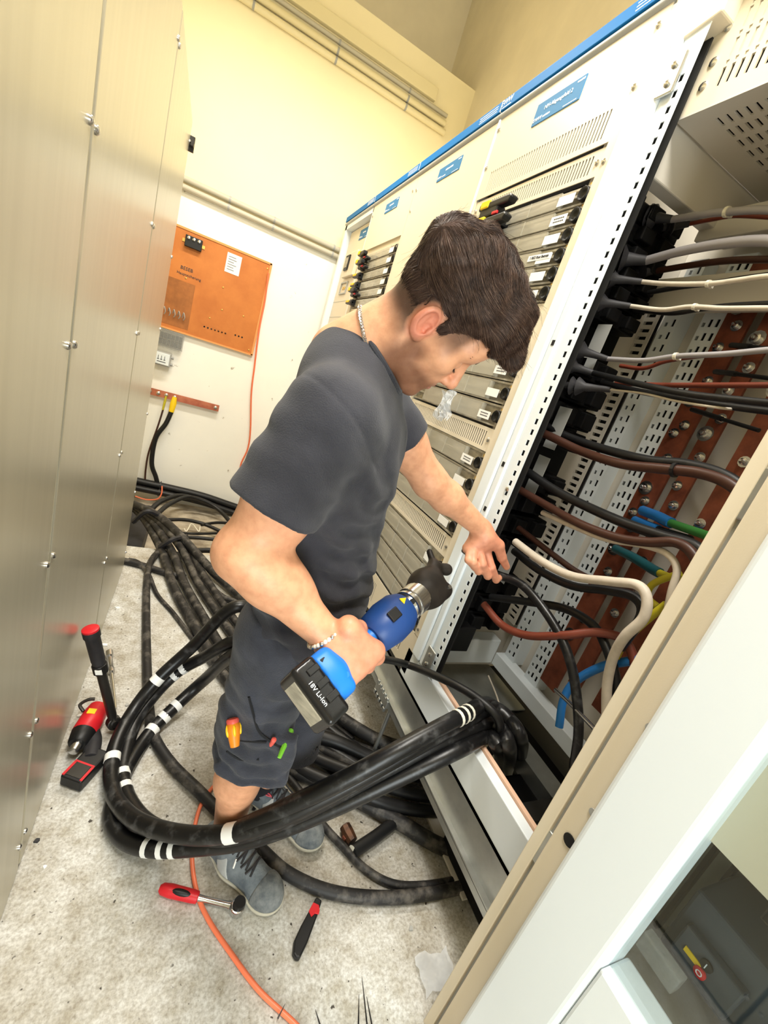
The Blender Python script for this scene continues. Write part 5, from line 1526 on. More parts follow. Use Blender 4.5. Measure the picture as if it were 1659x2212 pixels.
def hand_r(p):
    wr = WRR
    mid = (KI + KP) / 2
    hd = unit(mid - wr)
    acr = unit(KI - KP)
    nrm = unit(np.cross(hd, acr))
    if nrm @ VIEW > 0:
        nrm = -nrm
    d = cap(p, wr, wr + hd * .03, .030, .032)
    kn = [KP + (KI - KP) * t for t in (0.0, .34, .68, 1.0)]
    rr = (.0150, .0165, .0172, .0170)
    for k, r in zip(kn, rr):
        d = smin(d, cap(p, wr + hd * .018 + (k - mid) * .45, k + nrm * -.003, .024, r), .022)
    # fingers wrap round the grip
    for i, (k, r) in enumerate(zip(kn, rr)):
        c = T0_ + TD * (((k - T0_) @ TD) + (.004 if i else .0))
        e = k - c
        u = unit(e - TD * (e @ TD))
        v = np.cross(TD, u)
        if v @ hd < 0:
            v = -v
        R0 = np.linalg.norm(e)
        pts = [k]
        for ang, rad in ((48, max(.036, R0 * .92)), (100, .034), (150, .033), (195, .033)):
            an = math.radians(ang)
            pts.append(c + (u * math.cos(an) + v * math.sin(an)) * rad + TD * .002 * i)
        fr = [r * .98, r * .86, r * .80, r * .74, r * .66]
        fd = None
        for j in range(4):
            s_ = cap(p, pts[j], pts[j + 1], fr[j], fr[j + 1])
            fd = s_ if fd is None else smin(fd, s_, .004)
        d = smin(d, fd, .006)
    # thumb along the upper side, closing over the grip
    tb = np.array((0.312, 0.600, 1.076))
    tm = np.array((0.345, 0.620, 1.061))
    tt = np.array((0.383, 0.650, 1.023))
    d = smin(d, cap(p, wr + hd * .012 + acr * .012, tb, .024, .0185), .018)
    d = smin(d, cap(p, tb, tm, .0165, .0145), .008)
    d = smin(d, cap(p, tm, tt, .0140, .0115), .004)
    d = smin(d, cap(p, tb, KI, .014, .012), .016)
    # tendons
    for k in kn:
        d = smin(d, cap(p, wr + hd * .03 + nrm * .024, k + nrm * .011, .003, .0045), .012)
    return d
def arm_l(p):
    m = (SHL + ELL) / 2
    d = cap(p, SHL, m, .062, .056)
    d = smin(d, cap(p, m, ELL, .055, .044), .03)
    f1 = ELL * .70 + WRL * .30
    d = smin(d, cap(p, ELL, f1, .043, .043), .03)
    d = smin(d, cap(p, f1, WRL, .042, .029), .03)
    return d
LF = {'pinky': [(0.815, 0.975, 1.109), (0.809, 0.955, 1.084), (0.837, 0.952, 1.066), (0.879, 0.975, 1.055)],
      'ring': [(0.825, 0.970, 1.110), (0.820, 0.945, 1.084), (0.854, 0.945, 1.056), (0.899, 0.970, 1.049)],
      'middle': [(0.848, 0.968, 1.111), (0.854, 0.942, 1.084), (0.893, 0.942, 1.046), (0.935, 0.968, 1.046)],
      'index': [(0.880, 0.972, 1.110), (0.901, 0.950, 1.072), (0.941, 0.952, 1.032), (0.980, 0.975, 1.037)]}
def hand_l(p):
    d = cap(p, WRL, np.array((0.853, 0.985, 1.141)), .029, .034)
    bases = [np.array(v[0]) for v in LF.values()]
    for b in bases:
        d = smin(d, cap(p, WRL + V(.01, 0, -.02), b + V(0, .012, .0), .022, .0155), .02)
    for i, v in enumerate(LF.values()):
        v = [np.array(x) for x in v]
        r = (.0112, .0125, .0132, .0128)[i]
        fd = cap(p, v[0], v[1], r * 1.05, r)
        fd = smin(fd, cap(p, v[1], v[2], r, r * .92), .004)
        fd = smin(fd, cap(p, v[2], v[3], r * .9, r * .75), .004)
        d = smin(d, fd, .005)
    t0, t1, t2, t3 = [np.array(x) for x in ((0.859, 0.975, 1.160), (0.904, 0.965, 1.143), (0.935, 0.962, 1.106), (0.969, 0.962, 1.077))]
    d = smin(d, cap(p, t0, t1, .027, .0185), .018)
    d = smin(d, cap(p, t1, t2, .0175, .0150), .008)
    d = smin(d, cap(p, t2, t3, .0145, .0110), .004)
    return d
def leg(p, H, K, A):
    d = cap(p, H, K, .085, .060)
    calf = K * .68 + A * .32
    back = unit(V(-.6, .8, 0))
    d = smin(d, cap(p, K, calf + back * .012, .054, .056), .03)
    d = smin(d, cap(p, calf + back * .012, A, .054, .036), .04)
    d = smin(d, cap(p, K - back * .012 - V(0, 0, .05), A - back * .006, .040, .030), .02)
    return d
def skin_tone():
    m = bpy.data.materials.new('skin')
    m.use_nodes = True
    nt = m.node_tree
    b = nt.nodes['Principled BSDF']
    at = nt.nodes.new('ShaderNodeVertexColor')
    at.layer_name = 'tone'
    n = nt.nodes.new('ShaderNodeTexNoise')
    n.inputs['Scale'].default_value = 55
    n.inputs['Detail'].default_value = 5
    tc = nt.nodes.new('ShaderNodeTexCoord')
    nt.links.new(tc.outputs['Object'], n.inputs['Vector'])
    r = nt.nodes.new('ShaderNodeValToRGB')
    r.color_ramp.elements[0].position = .3
    r.color_ramp.elements[0].color = (.84, .78, .76, 1)
    r.color_ramp.elements[1].position = .65
    r.color_ramp.elements[1].color = (1, 1, 1, 1)
    nt.links.new(n.outputs['Fac'], r.inputs['Fac'])
    x = nt.nodes.new('ShaderNodeMixRGB')
    x.blend_type = 'MULTIPLY'
    x.inputs[0].default_value = 1
    nt.links.new(at.outputs['Color'], x.inputs[1])
    nt.links.new(r.outputs['Color'], x.inputs[2])
    nt.links.new(x.outputs[0], b.inputs['Base Color'])
    b.inputs['Roughness'].default_value = .48
    b.inputs['Subsurface Weight'].default_value = .12
    b.inputs['Subsurface Radius'].default_value = (.012, .005, .003)
    n2 = nt.nodes.new('ShaderNodeTexNoise')
    n2.inputs['Scale'].default_value = 260
    nt.links.new(tc.outputs['Object'], n2.inputs['Vector'])
    bp = nt.nodes.new('ShaderNodeBump')
    bp.inputs['Strength'].default_value = .12
    bp.inputs['Distance'].default_value = .002
    nt.links.new(n2.outputs['Fac'], bp.inputs['Height'])
    nt.links.new(bp.outputs['Normal'], b.inputs['Normal'])
    M['skin'] = m
skin_tone()
SK, SKR, STUB, LIP = [np.array(srgb(*c)) for c in ((230, 170, 132), (222, 140, 116), (126, 84, 62), (196, 116, 100))]
def blend(c, tgt, w):
    return c * (1 - w[:, None]) + tgt * w[:, None]
def sst(x, a, b):
    t = np.clip((x - a) / (b - a), 0, 1)
    return t * t * (3 - 2 * t)
def skin_cols(v):
    c = np.tile(SK, (len(v), 1))
    q = hl(v.astype(np.float32)).astype(float)
    f, u, s = q[:, 0], q[:, 1], np.abs(q[:, 2])
    inhead = np.linalg.norm(q - np.array([.02, -.02, 0]), axis=1) < .20
    # stubble on jaw, chin and upper lip
    jaw = sst(-u, .045, .075) * sst(f, -.035, .0) * sst(-u, -.2, .0) * (1 - sst(-u, .145, .17))
    side = sst(-u, .02, .05) * sst(f, -.02, .0) * (1 - sst(f, .022, .05)) * sst(s, .03, .05)
    st = np.clip(np.maximum(jaw, side), 0, 1) * inhead
    c = blend(c, STUB, st * .85)
    ear = np.clip(1 - np.linalg.norm((q - np.array([-.016, -.01, 0])) / np.array([.03, .042, 9]), axis=1), 0, 1) * (s > .066) * inhead
    c = blend(c, SKR, np.clip(ear * 2.2, 0, .85))
    nose = np.clip(1 - np.linalg.norm(q - np.array([.11, -.04, 0]), axis=1) / .035, 0, 1)
    c = blend(c, SKR, nose * .5)
    lips = np.clip(1 - np.linalg.norm((q - np.array([.095, -.075, 0])) / np.array([.02, .011, .026]), axis=1), 0, 1)
    c = blend(c, LIP, np.clip(lips * 2, 0, .8))
    lid = np.clip(1 - np.linalg.norm((np.stack([f, u, s], 1) - np.array([.08, -.014, .031])) / np.array([.02, .006, .018]), axis=1), 0, 1)
    c = blend(c, np.array(srgb(70, 44, 36)), np.clip(lid * 1.6, 0, .8))
    # short clipped hair on nape and temples
    fade = sst(u, -.085, -.03) * (1 - sst(f, -.03, -.012)) * inhead
    temple = sst(u, -.03, .02) * sst(f, -.02, .0) * (1 - sst(f, .045, .066)) * sst(s, .05, .06) * inhead
    top = sst(u, .06, .085) * inhead
    c = blend(c, np.array(srgb(52, 36, 30)), np.clip(np.maximum(np.maximum(fade, temple * .8), top) * .92, 0, .92) * (1 - np.clip(ear * 3, 0, 1)))
    # working hands are ruddier
    for w_, r_ in ((V(.35, .6, 1.02), .10), (V(.90, .97, 1.11), .13)):
        k = np.clip(1 - np.linalg.norm(v - w_, axis=1) / r_, 0, 1)
        c = blend(c, np.array(srgb(214, 140, 112)), np.clip(k * 1.5, 0, .75))
    return np.concatenate([c, np.ones((len(v), 1))], 1)
person = thing('person', 'man in dark t-shirt and work shorts crimping cables, head bowed', 'person', (.33, .92, 0))
parts = [surface(head_sdf, (.12, .60, 1.40), (.60, .98, 1.80), .0021),
         surface(lambda p: smin(arm_r(p), hand_r(p), .014), (.02, .52, .90), (.45, .80, 1.50), .0026),
         surface(lambda p: smin(arm_l(p), hand_l(p), .014), (.30, .88, 1.00), (1.02, 1.12, 1.54), .0028),
         surface(lambda p: leg(p, HPR, KNR, ANR), (.12, .68, .04), (.42, 1.02, 1.0), .005),
         surface(lambda p: leg(p, HPL, KNL, ANL), (.28, .80, .04), (.58, 1.18, 1.0), .005),
         surface(torso_sdf, (.08, .60, .72), (.52, 1.12, 1.60), .009)]
body = quadmesh('body', parts, 'skin', person, skin_cols)

# ---- t-shirt
def cloth_mat(name, col, col2, scale, bump, bs):
    m = pmat(name, col, 0.88, col2=col2, vscale=scale, thresh=(.38, .72), bump=bump, bscale=bs, spec=.2)
    b = m.node_tree.nodes['Principled BSDF']
    b.inputs['Sheen Weight'].default_value = .12
    b.inputs['Sheen Roughness'].default_value = .6
    return m
cloth_mat('tshirt_cloth', srgb(46, 46, 52), srgb(62, 62, 69), 7, .25, 420)
cloth_mat('shorts_cloth', srgb(48, 50, 58), srgb(70, 72, 82), 9, .3, 300)
def fold(p, o, d, n, lam, amp, rad, bend=0.0, seed=0.0):
    """a few parallel creases around o: running along n, spaced along d"""
    q = p - np.asarray(o, np.float32)
    x = q @ np.asarray(unit(d), np.float32)
    y = q @ np.asarray(unit(n), np.float32)
    w_ = np.exp(-(np.einsum('ij,ij->i', q, q)) / (rad * rad))
    s_ = np.sin(2 * PI * (x + bend * y * y + .012 * np.sin(y * 40 + seed)) / lam)
    return amp * w_ * (np.abs(s_) ** .7 * np.sign(s_))
SLR = SHR + (ELR - SHR) * .66
SLL = SHL + (ELL - SHL) * .48
def shirt_sdf(p):
    d = torso_sdf(p) - .014
    d = smin(d, ellip(p, (.345, .865, 1.00), (.112, .155, .17), (TF, TL, TU)), .05)
    aR = unit(ELR - SHR)
    sl = smax(cap(p, SHR + V(0, .004, 0), SLR + aR * .03, .080, .083), plane(p, SLR, aR), .004)
    sl = smax(sl, -cap(p, SLR - aR * .025, SLR + aR * .05, .066, .076), .004)
    aL = unit(ELL - SHL)
    sl2 = smax(cap(p, SHL, SLL + aL * .03, .076, .076), plane(p, SLL, aL), .004)
    sl2 = smax(sl2, -cap(p, SLL - aL * .02, SLL + aL * .05, .060, .068), .004)
    d = smin(d, smin(sl, sl2, .01), .03)
    # creases: sleeve, armpit, waist, back
    d = d + fold(p, SHR * .5 + SLR * .5 + V(.03, -.06, 0), unit(V(.6, 0, .9)), unit(V(.9, 0, -.5)), .075, .0030, .09, 2.0, 1)
    d = d + fold(p, SHR + V(-.08, .02, -.06), unit(V(.3, 0, 1)), unit(V(1, -.3, -.25)), .070, .0030, .08, 3.0, 2)
    d = d + fold(p, (.33, .74, 1.20), unit(V(.55, 0, 1)), unit(V(1, 0, -.5)), .060, .0065, .12, 1.0, 3)
    d = d + fold(p, (.36, .74, 1.02), unit(V(.25, 0, 1)), unit(V(1, 0, -.2)), .050, .0085, .13, -1.2, 4)
    d = d + fold(p, (.24, .80, .95), unit(V(-.3, 0, 1)), unit(V(1, 0, .3)), .05, .005, .10, 1.0, 5)
    d = d + fold(p, (.40, .78, 1.33), unit(V(1, 0, .35)), unit(V(-.3, 0, 1)), .07, .0035, .12, .8, 6)
    d = d + .0015 * np.sin(p[:, 0] * 61 + 2 * np.sin(p[:, 2] * 23)) * np.sin(p[:, 2] * 47 + 1.5 * np.sin(p[:, 1] * 31))
    # sleeve seam
    sr = plane(p, SHR + V(.012, .01, .0), unit(aR * .9 + V(-.35, -.15, .0)))
    near = cap(p, SHR, SLR, .10, .10)
    d = d + np.where(near < .03, .0022 * np.exp(-(sr / .004) ** 2), 0)
    # openings
    hem = .868 + .012 * np.sin(p[:, 0] * 30 + p[:, 1] * 17)
    d = smax(d, hem - p[:, 2], .006)
    nd = unit(V(.10, -.02, .11))
    nk = cap(p, N_ + V(.030, -.012, -.055), N_ + V(.10, -.05, .12), .058, .090)
    d = smax(d, -nk, .006)
    return d
tsh = quadmesh('t_shirt', [surface(shirt_sdf, (.02, .54, .80), (.56, 1.16, 1.60), .0042)], 'tshirt_cloth', person)
cpts = []
ka, kb = N_ + V(.030, -.012, -.055), N_ + V(.10, -.05, .12)
kd = unit(kb - ka)
ku, kv, _ = frame_for(kd)
KL = np.linalg.norm(kb - ka)
for k in range(48):
    a = 2 * PI * k / 48
    tt_ = np.linspace(-.25, 1.1, 260)
    rad = .058 + (.090 - .058) * np.clip(tt_, 0, 1)
    pts = (ka + kd * (tt_ * KL)[:, None] + (ku * math.cos(a) + kv * math.sin(a)) * rad[:, None]).astype(np.float32)
    dd = torso_sdf(pts) - .014
    i = np.where(dd < 0)[0]
    if len(i):
        cpts.append(pts[i[-1]].astype(float))
cpts = [cpts[k] * .5 + (cpts[k - 1] + cpts[(k + 1) % len(cpts)]) * .25 for k in range(len(cpts))]
MB().tube(spline(cpts + [cpts[0]], 3), .0062, 8).build('collar', 'tshirt_cloth', tsh, smooth=True)
# ---- shorts
HEMR, HEML = KNR + V(.0, .0, .035), KNL + V(0, 0, -.09)
def shorts_sdf(p):
    d = ellip(p, (.332, .890, .90), (.128, .172, .12), (TF, TL, TU))
    dr = cap(p, HPR + V(.0, .01, .0), HEMR - V(0, 0, .05), .098, .084)
    dr = smin(dr, cap(p, HPR * .4 + KNR * .6, HEMR + V(.004, -.004, -.05), .086, .086), .03)
    dl = cap(p, HPL, HEML - V(0, 0, .05), .096, .074)
    aR = unit(ANR - KNR)
    aL = unit(ANL - KNL)
    dr = smax(dr, plane(p, HEMR, unit(aR + V(.12, -.05, 0))), .004)
    dl = smax(dl, plane(p, HEML, aL), .004)
    dr = smax(dr, -cap(p, HEMR - aR * .03, HEMR + aR * .06, .070, .084), .004)
    dl = smax(dl, -cap(p, HEML - aL * .03, HEML + aL * .06, .060, .068), .004)
    d = smin(d, smin(dr, dl, .012), .04)
    # patch pocket standing off the thigh
    pk = rbox(p, KNR + V(-.005, -.075, .085), (.085, .022, .075), (unit(V(.9, -.35, 0)), unit(V(.35, .9, 0)), unit(V(-.05, .05, 1))), .012)
    d = smin(d, pk, .012)
    d = d + fold(p, KNR + V(-.04, -.06, .03), unit(V(.2, 0, 1)), unit(V(1, -.2, 0)), .045, .006, .11, 1.0, 1)
    d = d + fold(p, KNR + V(.05, -.07, .0), unit(V(-.4, 0, 1)), unit(V(1, 0, .4)), .04, .005, .09, 1.0, 2)
    d = d + fold(p, HPR + V(.02, -.08, -.14), unit(V(.5, 0, 1)), unit(V(1, 0, -.5)), .07, .006, .13, -1.0, 3)
    d = d + fold(p, HPR + V(-.07, -.02, -.22), unit(V(1, .2, .6)), unit(V(-.5, 0, 1)), .06, .006, .12, 1.0, 4)
    d = d + .002 * np.sin(p[:, 0] * 55 + 2 * np.sin(p[:, 2] * 29)) * np.sin(p[:, 2] * 41 + 1.5 * np.sin(p[:, 1] * 37))
    d = smax(d, p[:, 2] - .945, .006)
    return d
sho = quadmesh('work_shorts', [surface(shorts_sdf, (.08, .64, .34), (.60, 1.16, 1.0), .0044)], 'shorts_cloth', person)
pmat('seam_dark', srgb(26, 27, 31), .9)
# pocket flaps and seams
def seam(parent, pts, r, mat, name='seam'):
    return MB().tube(spline(pts, 6), r, 6).build(name, mat, parent, smooth=True)

# ---- shoes
pmat('shoe_grey', srgb(82, 90, 97), .8, col2=srgb(126, 133, 137), vscale=14, bump=.2, bscale=200)
pmat('shoe_light', srgb(178, 180, 178), .7, var=.1, vscale=20)
pmat('shoe_sole', srgb(190, 184, 166), .7, var=.1, vscale=15)
pmat('sock_black', srgb(28, 28, 34), .9)
pmat('shoe_red', srgb(206, 74, 86), .6)
pmat('toe_cap', srgb(84, 90, 94), .75, col2=srgb(134, 137, 136), vscale=24, bump=.15, bscale=150)
def shoe(heel, toe, ank, label):
    heel, toe = np.array(heel), np.array(toe)
    heel[2] = toe[2] = 0
    d_ = unit(toe - heel)
    s_ = np.cross(V(0, 0, 1), d_)
    L_ = np.linalg.norm(toe - heel)
    def W_(a, b, c):
        return heel + d_ * a * L_ + s_ * b + V(0, 0, c)
    def foot(p, g=0.0):
        d = cap(p, W_(.13, 0, .040), W_(.42, -.004, .038), .036 + g, .038 + g)
        d = smin(d, cap(p, W_(.42, -.004, .036), W_(.80, .004, .032), .041 + g, .041 + g), .03)
        d = smin(d, ellip(p, W_(.82, .004, .030), (.055 + g, .047 + g, .038 + g), (d_, s_, V(0, 0, 1))), .02)
        return d
    def upper(p):
        d = foot(p)
        d = smin(d, cap(p, W_(.15, 0, .05), np.array(ank) + V(0, 0, -.005), .040, .045), .03)
        d = smin(d, cap(p, W_(.36, 0, .075), W_(.62, 0, .052), .034, .032), .03)
        d = smax(d, -cap(p, np.array(ank) + V(0, 0, -.02), np.array(ank) + V(0, 0, .06), .040, .044), .004)
        d = smax(d, .016 - p[:, 2], .002)
        top = plane(p, W_(.22, 0, .108), unit(V(0, 0, 1) - d_ * .12))
        return smax(d, top, .005)
    def sole(p):
        d = foot(p, .006)
        d = smax(d, p[:, 2] - .026, .003)
        return smax(d, .002 - p[:, 2], .003)
    lo = np.minimum(heel, toe) - .08
    hi = np.maximum(heel, toe) + .08
    lo[2], hi[2] = -.01, .16
    up = quadmesh('shoe', [surface(upper, lo, hi, .0032)], 'shoe_grey', person, label=label)
    quadmesh('sole', [surface(sole, lo, hi, .0032)], 'shoe_sole', up)
    def cap_(p):
        d = foot(p, .0022)
        d = smax(d, -plane(p, W_(.76, 0, 0), d_), .003)
        d = smax(d, .02 - p[:, 2], .002)
        return d
    quadmesh('toe_cap', [surface(cap_, lo, hi, .0034)], 'toe_cap', up)
    def panel(p):
        d = foot(p, .002)
        d = smin(d, cap(p, W_(.36, 0, .075), W_(.62, 0, .052), .036, .034), .03)
        d = smax(d, np.abs(plane(p, W_(.40, 0, .04), unit(d_ * .9 + V(0, 0, .45)))) - .022, .002)
        d = smax(d, .028 - p[:, 2], .002)
        return d
    quadmesh('side_panel', [surface(panel, lo, hi, .0034)], 'shoe_light', up)
    # lace rows and red piping follow the instep
    def on(a, b, extra=.001):
        z = .16
        pts = np.stack([W_(a, b, 0)] * 60).astype(np.float32)
        pts[:, 2] = np.linspace(.02, .14, 60)
        dd = upper(pts)
        k = np.where(dd < 0)[0]
        return V(pts[0, 0], pts[0, 1], pts[k[-1], 2] + extra if len(k) else .06)
    for i in range(5):
        a = .36 + i * .065
        MB().tube(spline([on(a, -.030), on(a + .02, -.012, .004), on(a + .012, .012, .004), on(a, .030)], 5), .0036, 6).build('lace', 'black_rough', up, smooth=True)
        MB().tube(spline([on(a + .05, -.026), on(a + .025, 0, .005), on(a - .004, .026)], 5), .0032, 6).build('lace', 'black_rough', up, smooth=True)
    for k in range(3):
        MB().tube(spline([on(.36, 0, .004), on(.33, .02 * (k - 1), .02), on(.38 + .06 * k, .035 * (k - 1), .012)], 5), .0026, 6).build('lace', 'black_rough', up, smooth=True)
    for sg in (-1, 1):
        MB().tube(spline([on(.50, sg * .040, .0005), on(.49, sg * .034, .001), on(.48, sg * .028, .001)], 5), .0030, 6).build('piping', 'paper', up, smooth=True)
        MB().tube(spline([on(.30, sg * .038, .0005), on(.33, sg * .034, .001), on(.36, sg * .028, .001)], 5), .0026, 6).build('piping', 'shoe_red', up, smooth=True)
        MB().tube(spline([on(.20, sg * .034, .0), on(.30, sg * .035, .0), on(.38, sg * .030, .001)], 5), .0022, 6).build('piping', 'shoe_red', up, smooth=True)
    return up
shoe((0.259, 0.968, 0.000), (0.453, 0.719, 0.000), ANR, 'grey work shoe, right foot')
shoe((0.394, 1.108, 0.000), (0.618, 0.862, 0.000), ANL, 'grey work shoe, left foot')
def sock(A, K, n_):
    d_ = unit(K - A)
    MB().lathe([(-.03, .047), (.02, .046), (.03, .0455), (.05, .044)], A, d_, 24).build('sock', 'sock_black', person, smooth=True)
sock(ANL, KNL, 0)
MB().lathe([(-.03, .045), (.012, .044)], ANR, unit(KNR - ANR), 24).build('sock', 'sock_black', person, smooth=True)

# ---- hair: combed mass with locks, plus loose strands over it
pmat('hair_brown', srgb(44, 31, 26), .6, col2=srgb(74, 54, 46), vscale=40, stretch=(1, 1, 1), spec=.3)
pmat('hair_strand', srgb(50, 35, 29), .4, col2=srgb(98, 75, 63), vscale=45, spec=.5)
pmat('hair_highlight', srgb(92, 70, 58), .36, col2=srgb(128, 102, 86), vscale=45, spec=.55)  # lighter strand colour painted in for the highlights
def hair_sdf(p):
    q = hl(p)
    f, u, s = q[:, 0], q[:, 1], np.abs(q[:, 2])
    th = .003 + .026 * sst(u, .015, .085) + .010 * sst(f, .0, .08) * sst(u, .04, .08)
    sv = q[:, 2]
    lock = (.0042 * np.sin(f * 58 + 2.2 * np.sin(sv * 38 + .6)) * np.sin(sv * 66 + 2.4 * np.sin(f * 33) + 1.0)
            + .0026 * np.sin(f * 105 + sv * 60 + 2 * np.sin(u * 50)) * np.sin(sv * 120 - f * 40)) * sst(u, .02, .09)
    d = skull(q) - th + lock
    # fringe falling over the forehead
    fr = cap(q, (.062, .115, -.035), (.125, .078, -.02), .034, .018)
    fr = smin(fr, cap(q, (.062, .115, .020), (.128, .082, .018), .036, .019), .02)
    fr = smin(fr, cap(q, (.05, .10, .05), (.088, .068, .055), .026, .012), .02)
    fr = fr + lock * .9
    d = smin(d, fr, .02)
    # hairline
    line = np.where(f > .055, .062, np.where(f > .026, .030 + (f - .026) * .9, -.008 + np.clip(f - .016, 0, 1) * 3.8))
    line = np.where(f < -.02, -.030 - (-.02 - f) * .35, line)
    line = np.where((f > -.045) & (f <= -.0) & (s > .05), .026, line)
    cut = line - u + .003 * np.sin(q[:, 2] * 260 + f * 200)
    cut = np.where(f > .085, -.05, cut)
    return smax(d, cut * .8, .008)
hv, hf_ = surface(hair_sdf, (.18, .58, 1.50), (.62, 1.0, 1.86), .0023)
hair = quadmesh('hair', [(hv, hf_)], 'hair_brown', person)
def grad(fn, p, e=.0012):
    g = np.stack([fn(p + np.eye(3, dtype=np.float32)[i] * e) - fn(p - np.eye(3, dtype=np.float32)[i] * e) for i in range(3)], 1)
    return g / (np.linalg.norm(g, axis=1, keepdims=True) + 1e-9)
def strands(n, steps, step, rad, seed, lf, name, mat):
    rg = np.random.default_rng(seed)
    P_ = hv[rg.integers(0, len(hv), n)].astype(np.float32)
    q0 = hl(P_)
    lift = rg.uniform(0, lf, n).astype(np.float32)
    ln = rg.uniform(.55, 1.2, n).astype(np.float32)
    short = np.where(q0[:, 1] < .03, .35, 1.0).astype(np.float32)
    ph = rg.uniform(-.5, .5, n).astype(np.float32)
    path = [P_]
    for k in range(steps):
        q = hl(P_)
        f, u, s = q[:, 0], q[:, 1], q[:, 2]
        swirl = 1.0 * np.sin(f * 30 + s * 20 + 1.1) + .6 * np.sin(s * 48 + f * 22) + ph
        fl = np.stack([np.where(u > .02, 1.0, -.25), np.where(u > .02, -.15, -1.0), .75 * swirl * sst(u, .0, .06)], 1)
        fw = (fl @ HA.T).astype(np.float32)
        g = grad(hair_sdf, P_)
        fw = fw - g * np.einsum('ij,ij->i', fw, g)[:, None]
        fw /= np.linalg.norm(fw, axis=1, keepdims=True) + 1e-9
        P_ = P_ + fw * (step * ln * short)[:, None]
        dd = hair_sdf(P_)
        P_ = P_ - g * (np.clip(dd, -.004, .004) - lift * (k + 1) / steps)[:, None]
        path.append(P_)
    path = np.stack(path, 1)
    n_, m_ = path.shape[:2]
    T_ = np.gradient(path, axis=1)
    T_ /= np.linalg.norm(T_, axis=2, keepdims=True) + 1e-9
    ref = np.array([.2, .3, .93])
    U_ = np.cross(T_, ref)
    U_ /= np.linalg.norm(U_, axis=2, keepdims=True) + 1e-9
    W2 = np.cross(T_, U_)
    rr_ = rad * np.linspace(1, .25, m_)[None, :, None]
    ring = np.stack([path + (U_ * math.cos(a) + W2 * math.sin(a)) * rr_ for a in (0, 2.094, 4.189)], 2)
    vs = ring.reshape(-1, 3)
    idx = np.arange(n_ * m_ * 3).reshape(n_, m_, 3)
    fs = np.concatenate([np.stack([idx[:, :-1, k], idx[:, :-1, (k + 1) % 3], idx[:, 1:, (k + 1) % 3], idx[:, 1:, k]], -1).reshape(-1, 4) for k in range(3)])
    return quadmesh(name, [(vs, fs)], mat, hair, kind='stuff')
strands(9000, 8, .0058, .00042, 1, .004, 'hair_strands', 'hair_strand')
strands(5000, 8, .0050, .00050, 3, .0025, 'hair_strands', 'hair_brown')
strands(900, 9, .0072, .00040, 2, .009, 'hair_strands', 'hair_strand')
strands(1600, 8, .0062, .00042, 7, .005, 'hair_strands', 'hair_highlight')
# eyebrow and lashes
for sg in (-1, 1):
    eb_ = MB()
    rg = np.random.default_rng(5)
    for k in range(60):
        t_ = rg.random()
        s0 = .012 + .036 * t_
        f0, u0 = .0955 - .020 * t_ ** 1.6, .022 + .006 * math.sin(t_ * 2.6) + rg.uniform(-.004, .004)
        a_ = hw(f0 + .004, u0, sg * s0)
        eb_.tube([a_, hw(f0 + .0055, u0 + .003, sg * (s0 + .006)), hw(f0 + .002, u0 + .002, sg * (s0 + .011))], [.0010, .0009, .0003], 4)
    eb_.build('eyebrow', 'hair_brown', body)
    el = MB()
    for k in range(9):
        t_ = k / 8
        s0 = .020 + .024 * t_
        a_ = hw(.0865 - .006 * abs(t_ - .4), -.0135, sg * s0)
        el.tube([a_, a_ + HF * .004 - HU * .003, a_ + HF * .007 - HU * .003], [.0004, .0003, .0001], 4)
    el.build('eyelashes', 'hair_brown', body)

# ---- necklace: curb chain round the neck
ch = []
na = unit((HO - HU * .08 - HF * .03) - N_)
nu = unit(V(1, -.3, 0) - na * (V(1, -.3, 0) @ na))
nv = np.cross(na, nu)
cc = N_ + na * .030
for k in range(72):
    a = 2 * PI * k / 72
    ray_ = nu * math.cos(a) + nv * math.sin(a)
    rs = np.linspace(.03, .13, 60)
    pts = (cc + ray_ * rs[:, None] - na * (.016 * math.cos(a))).astype(np.float32)
    dd = np.minimum(head_sdf(pts), torso_sdf(pts))
    i = np.where(dd > .0022)[0]
    ch.append((pts[i[0]] if len(i) else pts[-1]).astype(float))
neck = bpy.data.objects.new('necklace', None)
COL.objects.link(neck)
neck.parent = person
neck.matrix_parent_inverse = Matrix.Translation(-Vector(ORIG[person.name]))
lk = MB()
for k in range(72):
    a, b = ch[k], ch[(k + 1) % 72]
    c_ = (a + b) / 2
    t_ = unit(b - a)
    o_ = unit(c_ - cc)
    w_ = np.cross(t_, o_)
    tw_ = unit(w_ + o_ * .5)
    L_ = np.linalg.norm(b - a) * .85
    ring = [c_ + t_ * L_ * math.cos(x) + tw_ * .0030 * math.sin(x) for x in np.linspace(0, 2 * PI, 9)]
    lk.tube(ring, .0012, 5)
COL.objects.unlink(neck)
bpy.data.objects.remove(neck)
lk.build('necklace', 'steel', person, smooth=True)
# ---- bead bracelet on the right wrist
bd = unit(WRR - ELR)
bu, bv, _ = frame_for(bd)
bm1 = MB().ell((0, 0, 0), .0046, 10, 7).mesh('bead', 'steel', True)
bm2 = MB().ell((0, 0, 0), .0040, 10, 7).mesh('bead', 'brass', True)
pmat('bead_pearl', srgb(236, 220, 200), .25)
bm3 = MB().ell((0, 0, 0), .0044, 10, 7).mesh('bead', 'bead_pearl', True)
bc_ = WRR - bd * .016
brc = None
arm_fn = lambda p: arm_r(p)
bpts = []
for k in range(30):
    a = 2 * PI * k / 30
    ray_ = bu * math.cos(a) + bv * math.sin(a)
    rs = np.linspace(.01, .07, 80)
    pts = (bc_ + ray_ * rs[:, None] + bd * .007 * math.sin(a + .6)).astype(np.float32)
    dd = arm_fn(pts)
    i = np.where(dd > .003)[0]
    bpts.append((pts[i[0]] if len(i) else pts[-1]).astype(float))
